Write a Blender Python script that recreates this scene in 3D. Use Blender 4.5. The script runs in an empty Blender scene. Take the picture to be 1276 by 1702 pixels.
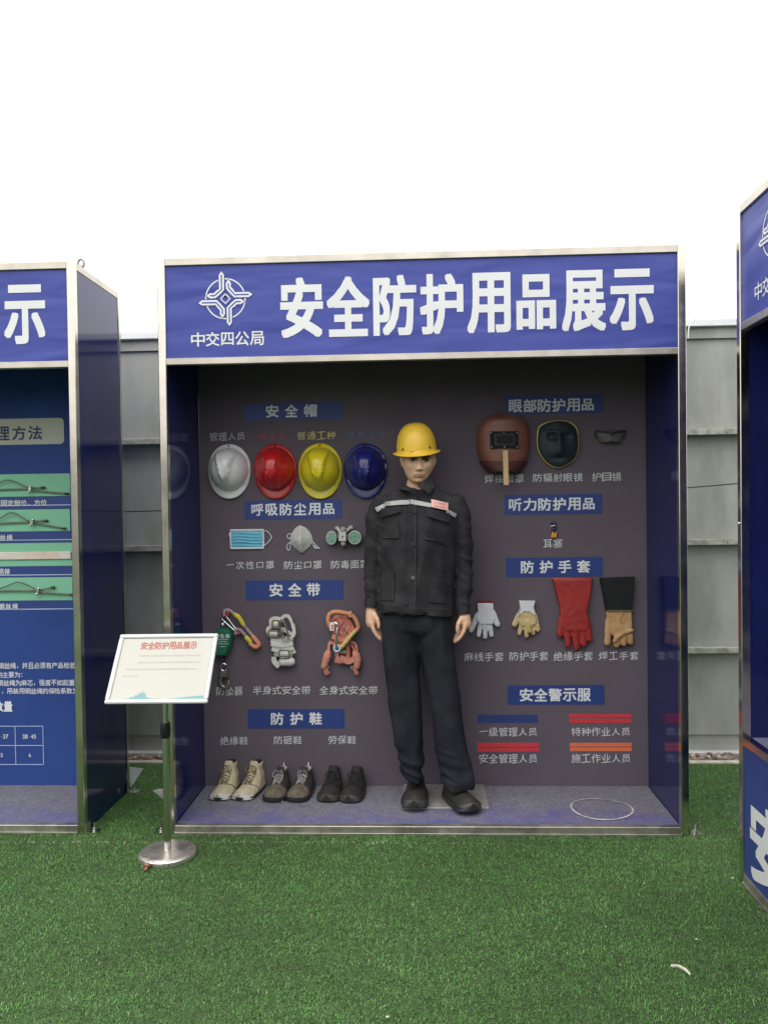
import bpy, bmesh, math, random
import numpy as np
from mathutils import Vector, noise
from mathutils.bvhtree import BVHTree
random.seed(7); rng = np.random.default_rng(7)
SC = bpy.context.scene
COL = SC.collection
# ------------------------------------------------------------------ camera
F_PX, CX, CY, CZ = 1328.82, 1.18583, -3.59714, 1.48755
YAW, PITCH, ROLL, SX, SY = 0.04304, -0.0182, -0.01354, 5.933, 16.916
FWD = Vector((-math.sin(YAW)*math.cos(PITCH), math.cos(YAW)*math.cos(PITCH), math.sin(PITCH)))
_R = Vector((math.cos(YAW), math.sin(YAW), 0)); _U = _R.cross(FWD)
RGT = math.cos(ROLL)*_R + math.sin(ROLL)*_U
UPV = -math.sin(ROLL)*_R + math.cos(ROLL)*_U
cd = bpy.data.cameras.new('camera'); cam = bpy.data.objects.new('camera', cd); COL.objects.link(cam)
from mathutils import Matrix
m3 = Matrix((RGT, UPV, -FWD)).transposed()
cam.matrix_world = Matrix.Translation((CX, CY, CZ)) @ m3.to_4x4()
cd.sensor_fit = 'VERTICAL'; cd.sensor_height = 36; cd.lens = F_PX/1702*36
cd.shift_x = -SX/1702; cd.shift_y = SY/1702
cd.clip_start = 0.05; cd.clip_end = 500
SC.camera = cam
# ------------------------------------------------------------------ world, sun, exposure
w = bpy.data.worlds.new('World'); SC.world = w; w.use_nodes = True
nt = w.node_tree; nt.nodes.clear()
wo = nt.nodes.new('ShaderNodeOutputWorld'); bg = nt.nodes.new('ShaderNodeBackground')
sky = nt.nodes.new('ShaderNodeTexSky'); sky.sky_type = 'NISHITA'; sky.sun_disc = False
sky.sun_elevation = math.radians(55); sky.sun_rotation = math.radians(200); sky.dust_density = 4
mixn = nt.nodes.new('ShaderNodeMix'); mixn.data_type = 'RGBA'; mixn.inputs['Factor'].default_value = 0.9
# overcast deck: three times brighter overhead than at the horizon (CIE overcast sky)
gtc = nt.nodes.new('ShaderNodeTexCoord'); gsx = nt.nodes.new('ShaderNodeSeparateXYZ'); nt.links.new(gtc.outputs['Generated'], gsx.inputs[0])
gcl = nt.nodes.new('ShaderNodeClamp'); nt.links.new(gsx.outputs['Z'], gcl.inputs[0])
gma = nt.nodes.new('ShaderNodeMath'); gma.operation = 'MULTIPLY_ADD'; gma.inputs[1].default_value = 2; gma.inputs[2].default_value = 1; nt.links.new(gcl.outputs[0], gma.inputs[0])
gvm = nt.nodes.new('ShaderNodeVectorMath'); gvm.operation = 'SCALE'; gvm.inputs[0].default_value = (11.4, 11.35, 11.1); nt.links.new(gma.outputs[0], gvm.inputs['Scale'])
nt.links.new(gvm.outputs[0], mixn.inputs['B'])
nt.links.new(sky.outputs[0], mixn.inputs['A']); nt.links.new(mixn.outputs['Result'], bg.inputs[0])
bg.inputs[1].default_value = 0.1; nt.links.new(bg.outputs[0], wo.inputs[0])
sl = bpy.data.lights.new('sun', 'SUN'); sun = bpy.data.objects.new('sun', sl); COL.objects.link(sun)
sl.energy = 0.5; sl.angle = math.radians(40); sl.color = (1, .97, .93)
sun.rotation_euler = (math.radians(35), 0, math.radians(-20)); sun.location = (1, -3, 6)
vs = SC.view_settings; vs.view_transform = 'Standard'; vs.look = 'None'; vs.gamma = 1; vs.exposure = 0
try: vs.use_curve_mapping = False
except Exception: pass
SC.cycles.max_bounces = 8

# ------------------------------------------------------------------ measured geometry
def ray(u, v):
    return FWD + RGT*((u-638-SX)/F_PX) - UPV*((v-851-SY)/F_PX)
CAM = Vector((CX, CY, CZ))
def onY(u, v, Y):
    d = ray(u, v); return CAM + d*((Y-CY)/d.y)
def onZ(u, v, Z):
    d = ray(u, v); return CAM + d*((Z-CZ)/d.z)
def onX(u, v, X):
    d = ray(u, v); return CAM + d*((X-CX)/d.x)
W, H, D, ZS, ZH, T = 2.36, 2.632, 0.534, 0.041, 2.149, 0.035
XL, XR, YR = -0.383, 2.416, -0.417
S = (D-CY)/F_PX                     # metres per photo pixel on the back panel

# ------------------------------------------------------------------ materials
MATS = {}
def mat(name, col, rough=.6, metal=0, var=.12, vs_=8, bump=0, bs=60, coat=0, spec=.5, col2=None, c2scale=5, c2lo=.45, c2hi=.6, sheen=0, stretch=None, rvar=0):
    if name in MATS: return MATS[name]
    m = bpy.data.materials.new(name); m.use_nodes = True; n = m.node_tree.nodes; l = m.node_tree.links
    p = n['Principled BSDF']; tc = n.new('ShaderNodeTexCoord'); src = tc.outputs['Object']
    if stretch:
        mp = n.new('ShaderNodeMapping'); mp.inputs['Scale'].default_value = stretch; l.new(src, mp.inputs[0]); src = mp.outputs[0]
    nz = n.new('ShaderNodeTexNoise'); nz.inputs['Scale'].default_value = vs_; nz.inputs['Detail'].default_value = 6; l.new(src, nz.inputs[0])
    r = n.new('ShaderNodeMapRange'); r.inputs[1].default_value = .3; r.inputs[2].default_value = .7
    r.inputs[3].default_value = 1-var; r.inputs[4].default_value = 1+var; l.new(nz.outputs[0], r.inputs[0])
    mx = n.new('ShaderNodeVectorMath'); mx.operation = 'SCALE'; l.new(r.outputs[0], mx.inputs['Scale'])
    if col2:
        n2 = n.new('ShaderNodeTexNoise'); n2.inputs['Scale'].default_value = c2scale; n2.inputs['Detail'].default_value = 8; n2.inputs['Roughness'].default_value=.65; l.new(src, n2.inputs[0])
        rr = n.new('ShaderNodeMapRange'); rr.inputs[1].default_value = c2lo; rr.inputs[2].default_value = c2hi; l.new(n2.outputs[0], rr.inputs[0])
        mm = n.new('ShaderNodeMix'); mm.data_type = 'RGBA'; mm.inputs['A'].default_value = (*col, 1); mm.inputs['B'].default_value = (*col2, 1)
        l.new(rr.outputs[0], mm.inputs['Factor']); l.new(mm.outputs['Result'], mx.inputs[0])
    else: mx.inputs[0].default_value = col
    l.new(mx.outputs[0], p.inputs['Base Color'])
    p.inputs['Roughness'].default_value = rough; p.inputs['Metallic'].default_value = metal
    p.inputs['Coat Weight'].default_value = coat; p.inputs['Coat Roughness'].default_value = .08
    p.inputs['Specular IOR Level'].default_value = spec; p.inputs['Sheen Weight'].default_value = sheen
    if rvar:
        r3 = n.new('ShaderNodeMapRange'); r3.inputs[1].default_value=.3; r3.inputs[2].default_value=.7
        r3.inputs[3].default_value = max(rough-rvar,.02); r3.inputs[4].default_value = rough+rvar; l.new(nz.outputs[0], r3.inputs[0]); l.new(r3.outputs[0], p.inputs['Roughness'])
    if bump:
        nb = n.new('ShaderNodeTexNoise'); nb.inputs['Scale'].default_value = bs; nb.inputs['Detail'].default_value = 4; l.new(src, nb.inputs[0])
        b = n.new('ShaderNodeBump'); b.inputs['Strength'].default_value = bump; b.inputs['Distance'].default_value = .01
        l.new(nb.outputs[0], b.inputs['Height']); l.new(b.outputs[0], p.inputs['Normal'])
    MATS[name] = m; return m
steel = mat('brushed_steel', (.72,.665,.59), .17, 1, .07, 9, rvar=.07, col2=(.62,.57,.5), c2scale=3)
rail_steel = mat('rail_steel', (.60,.55,.48), .34, .9, .08, 12, rvar=.08, col2=(.5,.46,.4), c2scale=4)
sill_steel = mat('sill_steel', (.42,.40,.35), .42, .75, .15, 18, rvar=.1, col2=(.30,.29,.25), c2scale=8)
tube_steel = mat('tube_steel', (.66,.64,.58), .13, 1, .06, 9, rvar=.04)
bright = mat('bright_steel', (.75,.75,.73), .22, 1, .1, 20)
mirror = mat('polished_steel', (.74,.70,.66), .36, .9, .1, 20, col2=(.4,.33,.26), c2scale=45, c2lo=.57, c2hi=.62, rvar=.08)
dksteel = mat('dull_steel', (.32,.31,.29), .45, .8, .2, 25)
gloss_blue = mat('glossy_blue_panel', (.011,.017,.098), .10, 0, .15, 3, .006, 25, spec=.42, rvar=.03)
print_grey = mat('grey_print', (.128,.106,.132), .65, 0, .07, 3, .03, 6, spec=.08)
heading_blue = mat('heading_blue', (.022,.048,.215), .5, 0, .05, 6)
pwhite = mat('print_white', (.72,.74,.78), .5, 0, .05, 10)
pgrey = mat('print_light_grey', (.52,.54,.56), .5, 0, .1, 30)
pred = mat('print_red', (.62,.045,.06), .5, 0, .05, 10)
pcap = mat('print_caption_white', (.68,.70,.72), .5, 0, .1, 30)
pdred = mat('print_dark_red', (.40,.04,.055), .5, 0, .1, 10)
pyellow = mat('print_yellow', (.62,.55,.2), .5, 0, .1, 20)
pblue = mat('print_blue', (.06,.14,.30), .5, 0, .1, 20)
porange = mat('print_orange', (.75,.17,.07), .5, 0, .05, 10)
left_blue = mat('print_mid_blue', (.034,.07,.255), .5, 0, .08, 3, spec=.12)
left_dkblue = mat('print_navy', (.02,.045,.2), .45, 0, .05, 3)
green_pr = mat('print_mint', (.21,.52,.34), .5, 0, .05, 5)
cream = mat('print_cream', (.5,.5,.44), .5, 0, .05, 4)
navy_text = mat('print_navy_text', (.03,.035,.13), .5)
lightline = mat('print_light_line', (.42,.5,.72), .5)
black_p = mat('black_plastic', (.012,.012,.013), .3, 0, .1, 10)
white_p = mat('white_plastic', (.8,.8,.8), .3, 0, .02, 10)
fence_m = mat('fence_sheet', (.37,.375,.355), .5, .1, .12, 2.5, .06, 9, stretch=(1,1,.35), col2=(.26,.27,.245), c2scale=2)
fence_l = mat('fence_rail', (.4,.4,.36), .5, .2, .15, 12, .2, 30, col2=(.25,.25,.22), c2scale=20)
fence_c = mat('fence_cap', (.58,.59,.61), .45, .2, .08, 8, .15, 7)

def vinyl():
    m = mat('blue_vinyl', (.050,.068,.33), .45, 0, .05, 3, spec=.4)
    n = m.node_tree.nodes; l = m.node_tree.links; p = n['Principled BSDF']; tc = n.new('ShaderNodeTexCoord')
    mp = n.new('ShaderNodeMapping'); mp.inputs['Scale'].default_value = (1.1,1,4.2); mp.inputs['Rotation'].default_value=(0,.12,0); l.new(tc.outputs['Object'], mp.inputs[0])
    a = n.new('ShaderNodeTexNoise'); a.inputs['Scale'].default_value = 2.6; a.inputs['Detail'].default_value = 1.2; a.inputs['Distortion'].default_value = .4; l.new(mp.outputs[0], a.inputs[0])
    b = n.new('ShaderNodeBump'); b.inputs['Strength'].default_value = .35; b.inputs['Distance'].default_value = .03
    l.new(a.outputs[0], b.inputs['Height']); l.new(b.outputs[0], p.inputs['Normal']); return m
vinyl_m = vinyl()
vinyl_t = mat('vinyl_lettering', (.74,.75,.76), .45, 0, .05, 4, spec=.4)

def floor_mat():
    m = mat('dusty_platform', (.17,.165,.2), .75, 0, .25, 60, .15, 150)
    n = m.node_tree.nodes; l = m.node_tree.links; p = n['Principled BSDF']; tc = n.new('ShaderNodeTexCoord')
    old = p.inputs['Base Color'].links[0].from_socket
    sx = n.new('ShaderNodeSeparateXYZ'); l.new(tc.outputs['Object'], sx.inputs[0])
    nz = n.new('ShaderNodeTexNoise'); nz.inputs['Scale'].default_value = 7; nz.inputs['Detail'].default_value = 9; nz.inputs['Roughness'].default_value=.7; l.new(tc.outputs['Object'], nz.inputs[0])
    # worn blue film: cleaner towards the front edge, dusty further in
    a = n.new('ShaderNodeMath'); a.operation = 'MULTIPLY_ADD'; a.inputs[1].default_value = -.9; a.inputs[2].default_value = .17; l.new(sx.outputs['Y'], a.inputs[0])
    b = n.new('ShaderNodeMath'); b.operation = 'ADD'; l.new(a.outputs[0], b.inputs[0]); l.new(nz.outputs[0], b.inputs[1])
    r = n.new('ShaderNodeMapRange'); r.inputs[1].default_value = .42; r.inputs[2].default_value = .72; l.new(b.outputs[0], r.inputs[0])
    mm = n.new('ShaderNodeMix'); mm.data_type = 'RGBA'; mm.inputs['B'].default_value = (.10,.095,.27,1); l.new(old, mm.inputs['A']); l.new(r.outputs[0], mm.inputs['Factor'])
    # white specks of plaster dust
    vz = n.new('ShaderNodeTexNoise'); vz.inputs['Scale'].default_value = 140; vz.inputs['Detail'].default_value = 2; l.new(tc.outputs['Object'], vz.inputs[0])
    vr = n.new('ShaderNodeMapRange'); vr.inputs[1].default_value = .62; vr.inputs[2].default_value = .7; vr.inputs[4].default_value=.6; l.new(vz.outputs[0], vr.inputs[0])
    m2 = n.new('ShaderNodeMix'); m2.data_type = 'RGBA'; m2.inputs['B'].default_value = (.42,.41,.42,1); l.new(mm.outputs['Result'], m2.inputs['A']); l.new(vr.outputs[0], m2.inputs['Factor'])
    l.new(m2.outputs['Result'], p.inputs['Base Color']); return m
floor_m = floor_mat()

# ------------------------------------------------------------------ mesh building
class MB:
    def __init__(s): s.v = []; s.f = []; s.m = []
    def add(s, vs, fs, mi=0):
        o = len(s.v); s.v += [tuple(x) for x in vs]; s.f += [tuple(i+o for i in f) for f in fs]; s.m += [mi]*len(fs); return s
    def box(s, x0, x1, y0, y1, z0, z1, mi=0, bev=0):
        if bev:
            b = bev
            P = []
            for x, sx in ((x0,1),(x1,-1)):
                for y, sy in ((y0,1),(y1,-1)):
                    for z, sz in ((z0,1),(z1,-1)):
                        P += [(x+sx*b,y+sy*b,z),(x+sx*b,y,z+sz*b),(x,y+sy*b,z+sz*b)]
            bm = bmesh.new()
            for p in P: bm.verts.new(p)
            r = bmesh.ops.convex_hull(bm, input=bm.verts)
            bm.verts.index_update(); s.add([v.co[:] for v in bm.verts], [[v.index for v in f.verts] for f in bm.faces], mi); bm.free(); return s
        return s.add([(x0,y0,z0),(x1,y0,z0),(x1,y1,z0),(x0,y1,z0),(x0,y0,z1),(x1,y0,z1),(x1,y1,z1),(x0,y1,z1)],
              [(0,3,2,1),(4,5,6,7),(0,1,5,4),(1,2,6,5),(2,3,7,6),(3,0,4,7)], mi)
    def loft(s, rings, mi=0, caps=True, closed=True):
        n = len(rings[0]); vs = [p for r in rings for p in r]; fs = []
        for i in range(len(rings)-1):
            for j in range(n if closed else n-1):
                k = (j+1) % n; fs.append((i*n+j, i*n+k, (i+1)*n+k, (i+1)*n+j))
        if caps and closed: fs.append(tuple(range(n))[::-1]); fs.append(tuple((len(rings)-1)*n+j for j in range(n)))
        return s.add(vs, fs, mi)
    def vloft(s, secs, n=24, e=2.0, mi=0, caps=True):      # horizontal sections (cx,cy,cz,rx,ry)
        R = []
        for (cx,cy,cz,rx,ry) in secs:
            r = []
            for j in range(n):
                a = 2*math.pi*j/n; c, q = math.cos(a), math.sin(a)
                r.append((cx+rx*math.copysign(abs(c)**(2/e), c), cy+ry*math.copysign(abs(q)**(2/e), q), cz))
            R.append(r)
        return s.loft(R, mi, caps)
    def tube(s, pts, rad, n=8, mi=0, flat=1.0, caps=True, up=(0,1,0), round_=True):
        pts = [Vector(p) for p in pts]; k = len(pts)
        rad = [rad]*k if not hasattr(rad, '__len__') else list(rad)
        if round_ and k > 1:
            a = (pts[0]-pts[1]).normalized(); b = (pts[-1]-pts[-2]).normalized()
            r0, r1 = rad[0], rad[-1]
            pts = [pts[0]+a*r0*.9, pts[0]+a*r0*.6]+pts+[pts[-1]+b*r1*.6, pts[-1]+b*r1*.9]
            rad = [r0*.4, r0*.8]+rad+[r1*.8, r1*.4]
        R = []
        for i, p in enumerate(pts):
            d = (pts[min(i+1,len(pts)-1)]-pts[max(i-1,0)]).normalized()
            u = Vector(up); 
            if abs(u.dot(d)) > .95: u = Vector((1,0,0))
            sd = d.cross(u).normalized(); uu = sd.cross(d).normalized()
            R.append([p+sd*(rad[i]*math.cos(2*math.pi*j/n))+uu*(rad[i]*flat*math.sin(2*math.pi*j/n)) for j in range(n)])
        return s.loft(R, mi, caps)
    def ball(s, c, r, n=12, mi=0):
        r = (r,r,r) if not hasattr(r,'__len__') else r
        R = []
        for i in range(1, n):
            a = math.pi*i/n
            R.append([(c[0]+r[0]*math.sin(a)*math.cos(b), c[1]+r[1]*math.sin(a)*math.sin(b), c[2]+r[2]*math.cos(a)) for b in [2*math.pi*j/(2*n) for j in range(2*n)]])
        return s.loft(R[::-1], mi)
    def prism(s, poly, y0, y1, mi=0, inset=0, back=True):   # poly of (x,z), front at y0 (< y1); inset rounds the front rim
        n = len(poly); P = [Vector((x,0,z)) for x, z in poly]
        area = sum(P[i].x*P[(i+1)%n].z-P[(i+1)%n].x*P[i].z for i in range(n))
        if area < 0: P = P[::-1]
        rings = []
        if inset:
            Q = []
            for i in range(n):
                a, b, c = P[i-1], P[i], P[(i+1)%n]
                d1 = (b-a).normalized(); d2 = (c-b).normalized()
                nn = Vector((-(d1.z+d2.z), 0, d1.x+d2.x))
                if nn.length < 1e-6: nn = Vector((-d1.z,0,d1.x))
                Q.append(nn.normalized())
            dd = y1-y0
            for k, (ins, dy) in enumerate(((1, 0), (.45, .12), (.12, .4), (0, 1))):
                rings.append([(p.x+q.x*inset*ins, y0+dd*dy, p.z+q.z*inset*ins) for p, q in zip(P, Q)])
        else: rings = [[(p.x,y0,p.z) for p in P], [(p.x,y1,p.z) for p in P]]
        k = len(rings); vs = [p for r in rings for p in r]; fs = [tuple(range(n))]
        for i in range(k-1):
            for j in range(n):
                q = (j+1)%n; fs.append((i*n+j, (i+1)*n+j, (i+1)*n+q, i*n+q))
        fs.append(tuple((k-1)*n+j for j in range(n))[::-1])
        return s.add(vs, fs, mi)
    def ring(s, c, r, t, n=28, m=8, mi=0, axis='Y', rz=None, arc=(0,2*math.pi)):
        rz = rz or r; full = abs(arc[1]-arc[0]-2*math.pi) < 1e-6; R = []
        for i in range(n + (0 if full else 1)):
            a = arc[0]+(arc[1]-arc[0])*i/n; ca, sa = math.cos(a), math.sin(a); q = []
            for j in range(m):
                b = 2*math.pi*j/m; rr = t*math.cos(b)
                if axis == 'Y': q.append((c[0]+(r+rr)*ca, c[1]+t*math.sin(b), c[2]+(rz+rr)*sa))
                else: q.append((c[0]+(r+rr)*ca, c[1]+(rz+rr)*sa, c[2]+t*math.sin(b)))
            R.append(q)
        if full: R.append(R[0])
        return s.loft(R, mi, caps=not full)
    def shift(s, d):
        s.v = [(x-d[0], y-d[1], z-d[2]) for x, y, z in s.v]; return s
    def mesh(s, name='mesh'):
        me = bpy.data.meshes.new(name); me.from_pydata(s.v, [], s.f); me.update(); return me

def place(name, me, mats, parent=None, smooth=False, angle=40):
    mats = mats if isinstance(mats, (list, tuple)) else [mats]
    for m in mats: me.materials.append(m)
    o = bpy.data.objects.new(name, me); COL.objects.link(o)
    if smooth:
        me.polygons.foreach_set('use_smooth', [True]*len(me.polygons))
        try: me.set_sharp_from_angle(angle=math.radians(angle))
        except Exception: pass
    if parent is not None: o.parent = parent
    return o
class Thing:
    def __init__(s, name, label, cat, loc=(0,0,0), rz=0, group=None, local=False):
        o = bpy.data.objects.new(name, None); COL.objects.link(o); o.empty_display_size = .1
        o.location = loc; o.rotation_euler = (0,0,rz); o['label'] = label; o['category'] = cat
        if group: o['group'] = group
        s.o = o; s.loc = Vector(loc); s.local = local
    def part(s, name, mb, mats, smooth=False, angle=40, fix=True, parent=None, label=None, kind=None):
        if not s.local: mb.shift(s.loc)
        me = mb.mesh(name)
        me.polygons.foreach_set('material_index', mb.m)
        if fix:
            bm = bmesh.new(); bm.from_mesh(me); bmesh.ops.recalc_face_normals(bm, faces=bm.faces); bm.to_mesh(me); bm.free()
        o = place(name, me, mats, parent or s.o, smooth, angle)
        if label: o['label'] = label
        if kind: o['kind'] = kind
        return o
    def mesh(s, name, me, mats, smooth=True, parent=None, angle=180):
        if not s.local: me.transform(Matrix.Translation(-s.loc))
        return place(name, me, mats, parent or s.o, smooth, angle)
def solo(name, mb, mats, label, cat, group=None, loc=None, smooth=False):
    loc = Vector(loc) if loc is not None else Vector((0,0,0))
    mb.shift(loc); me = mb.mesh(name); me.polygons.foreach_set('material_index', mb.m)
    bm = bmesh.new(); bm.from_mesh(me); bmesh.ops.recalc_face_normals(bm, faces=bm.faces); bm.to_mesh(me); bm.free()
    o = place(name, me, mats, None, smooth); o.location = loc; o['label'] = label; o['category'] = cat
    if group: o['group'] = group
    return o
def struct(name, mb, mats):
    me = mb.mesh(name); me.polygons.foreach_set('material_index', mb.m); o = place(name, me, mats); o['kind'] = 'structure'; return o
def union(mb, voxel, smooth=4, fac=.5):       # melt overlapping closed shapes into one skin
    me = mb.mesh('tmp')
    bm = bmesh.new(); bm.from_mesh(me); bmesh.ops.recalc_face_normals(bm, faces=bm.faces); bm.to_mesh(me); bm.free()
    o = bpy.data.objects.new('tmp', me); COL.objects.link(o)
    r = o.modifiers.new('r', 'REMESH'); r.mode = 'VOXEL'; r.voxel_size = voxel
    if smooth:
        s = o.modifiers.new('s', 'SMOOTH'); s.iterations = smooth; s.factor = fac
    dg = bpy.context.evaluated_depsgraph_get(); dg.update()
    res = bpy.data.meshes.new_from_object(o.evaluated_get(dg))
    bpy.data.objects.remove(o); bpy.data.meshes.remove(me); return res
def displace(me, fn):
    n = len(me.vertices); co = np.empty(n*3, np.float32); me.vertices.foreach_get('co', co); co = co.reshape(-1,3)
    no = np.empty(n*3, np.float32); me.vertices.foreach_get('normal', no); no = no.reshape(-1,3)
    for i in range(n):
        co[i] += no[i]*fn(co[i], no[i])
    me.vertices.foreach_set('co', co.ravel()); me.update()
def catmull(pts, k=5):
    P = [Vector(p) for p in pts]; P = [P[0]*2-P[1]]+P+[P[-1]*2-P[-2]]; out = []
    for i in range(1, len(P)-2):
        for j in range(k):
            t = j/k; a,b,c,d = P[i-1],P[i],P[i+1],P[i+2]
            out.append(.5*((2*b)+(c-a)*t+(2*a-5*b+4*c-d)*t*t+(3*b-a-3*c+d)*t**3))
    out.append(P[-2]); return out

# ------------------------------------------------------------------ lettering
_GL = {}
def glyph(ch, off, kai):
    key = (ch, off, kai)
    if key in _GL: return _GL[key]
    c = bpy.data.curves.new('t', 'FONT'); c.body = ch; c.offset = 0; c.resolution_u = 3
    o = bpy.data.objects.new('t', c); COL.objects.link(o)
    dg = bpy.context.evaluated_depsgraph_get(); dg.update()
    me = bpy.data.meshes.new_from_object(o.evaluated_get(dg))
    v = np.array([x.co[:] for x in me.vertices]); f = [tuple(p.vertices) for p in me.polygons]
    bpy.data.objects.remove(o); bpy.data.curves.remove(c); bpy.data.meshes.remove(me)
    if kai: v[:,1] += .09*v[:,0]
    _GL[key] = (v, f); return v, f
def text(mb, s, x0, x1, z0, z1, y, mi=0, off=.012, kai=False, pitch=None, P=None):
    if off > .014:          # heavy face: thin outline growth plus four tiny shifts, each 0.1 mm further forward
        e = (off-.004)*(z1-z0)
        for k, (a, b) in enumerate([(a_*e, b_*e) for a_ in (-1,0,1) for b_ in (-1,0,1)]):
            text(mb, s, x0+a, x1+a, z0+b, z1+b, y-.00006*k, mi, .012, kai, pitch, P)
        return
    """string in the box x0..x1, z0..z1 at depth y; every character gets its own cell"""
    n = len(s); cw = 1.0 if n == 1 else None
    ch_h = z1-z0; fill = .86
    pitch = (x1-x0)/n if pitch is None else pitch
    cwid = min(pitch*.97, ch_h*1.08) if n > 1 else (x1-x0)
    stp = ((x1-x0)-cwid)/(n-1) if n > 1 else 0
    for i, ch in enumerate(s):
        if ch == ' ': continue
        v, f = glyph(ch, off, kai)
        if not len(v): continue
        cx = x0+cwid/2+i*stp; 
        if ch in '一，、：–-':
            sc = cwid/1.0; u = (v-np.array([.5,.36,0]))*sc*.95
            if ch in '–-': u = (v-np.array([v[:,0].mean(),.36,0]))*sc*1.0
        elif ch in '0123456789':
            sc = ch_h/.73; u = (v-np.array([(v[:,0].min()+v[:,0].max())/2,.365,0]))*sc
        else:
            lo, hi = v.min(0), v.max(0); c = (lo+hi)/2
            fx, fy = (1,1) if ch not in '口品四日员人' else (.9,.9)
            if ch in '口': fx = fy = .8
            u = (v-c)*np.array([cwid*fx*.95/(hi[0]-lo[0]), ch_h*fy/(hi[1]-lo[1]), 1])
        vv = [(cx+a, y, (z0+z1)/2+b) for a, b, _ in u]
        if P: vv = [P(q) for q in vv]
        mb.add(vv, f, mi)
def px_box(u0, v0, u1, v1, Y):
    uc, vc = (u0+u1)/2, (v0+v1)/2
    return onY(u0, vc, Y).x, onY(u1, vc, Y).x, onY(uc, v1, Y).z, onY(uc, v0, Y).z
def logo(mb, cx, cz, r, y, mi=0, mi2=1):
    k = r/92.0
    def stroke(pts, wd, yy, m, tips=False):
        pts = [Vector((p[0], p[1])) for p in pts]; L = []; Rr = []
        for i, p in enumerate(pts):
            d = (pts[min(i+1,len(pts)-1)]-pts[max(i-1,0)]).normalized(); nn = Vector((-d.y, d.x))
            L.append(p+nn*wd/2); Rr.append(p-nn*wd/2)
        if tips:
            d0 = (pts[0]-pts[1]).normalized()*wd*.7; d1 = (pts[-1]-pts[-2]).normalized()*wd*.7
            poly = [pts[0]+d0]+L+[pts[-1]+d1]+Rr[::-1]
            vs = [(cx+q.x*k, yy, cz-q.y*k) for q in poly]; n = len(L)
            fs = [(0, 1, len(poly)-1)]+[(1+i, 2+i, len(poly)-2-i, len(poly)-1-i) for i in range(n-1)]+[(n, n+1, n+2)]
            mb.add(vs, fs, m)
        else:
            n = len(pts); vs = [(cx+q.x*k, yy, cz-q.y*k) for q in L+Rr]
            mb.add(vs, [(i, i+1, n+i+1, n+i) for i in range(n-1)], m)
    circ = [(92*math.cos(a*math.pi/32), 92*math.sin(a*math.pi/32)) for a in range(65)]
    stroke(circ, 6, y, mi)
    base = [(-17,-110),(-17,-43),(-34,-29),(-50,-15),(-72,-15)]
    for q in range(4):
        pts = base
        for _ in range(q): pts = [(-b, a) for a, b in pts]
        stroke(pts, 31, y-.0006, mi2, True); stroke(pts, 24, y-.0012, mi, True); stroke(pts, 6, y-.0018, mi2)
    dm = [(0,-22),(22,0),(0,22),(-22,0),(0,-22)]
    stroke(dm, 30, y-.0006, mi2); stroke(dm, 6, y-.0012, mi)

# ------------------------------------------------------------------ ground
def ground():
    m = mat('turf_backing', (.04,.075,.024), .95, 0, .3, 30, .6, 200, col2=(.06,.105,.035), c2scale=80)
    mb = MB(); mb.add([(-400,-400,0),(400,-400,0),(400,400,0),(-400,400,0)], [(0,1,2,3)]); struct('ground', mb, m)
    # gravel strip against the fence
    g = mat('gravel_bed', (.3,.26,.21), .95, 0, .5, 45, 1, 70, col2=(.11,.085,.065), c2scale=30, c2lo=.42, c2hi=.55)
    mb = MB()
    N = 260
    xs = np.linspace(-3.5, 5.5, N); ys = np.linspace(1.045, 1.4, 9)
    vs = [(x, y, .004+.02*noise.noise(Vector((x*9,y*9,0)))+.012*noise.noise(Vector((x*31,y*31,3)))+.01) for y in ys for x in xs]
    mb.add(vs, [(j*N+i, j*N+i+1, (j+1)*N+i+1, (j+1)*N+i) for j in range(8) for i in range(N-1)]); struct('gravel_bed', mb, g)
    mb = MB(); mb.box(-3.5, 5.5, 1.015, 1.045, -.05, .012, bev=.003); struct('kerb', mb, mat('kerb_concrete', (.55,.5,.43), .85, 0, .25, 15, .4, 60))
ground()
SEAM = onZ(500, 1402, 0).y
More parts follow.
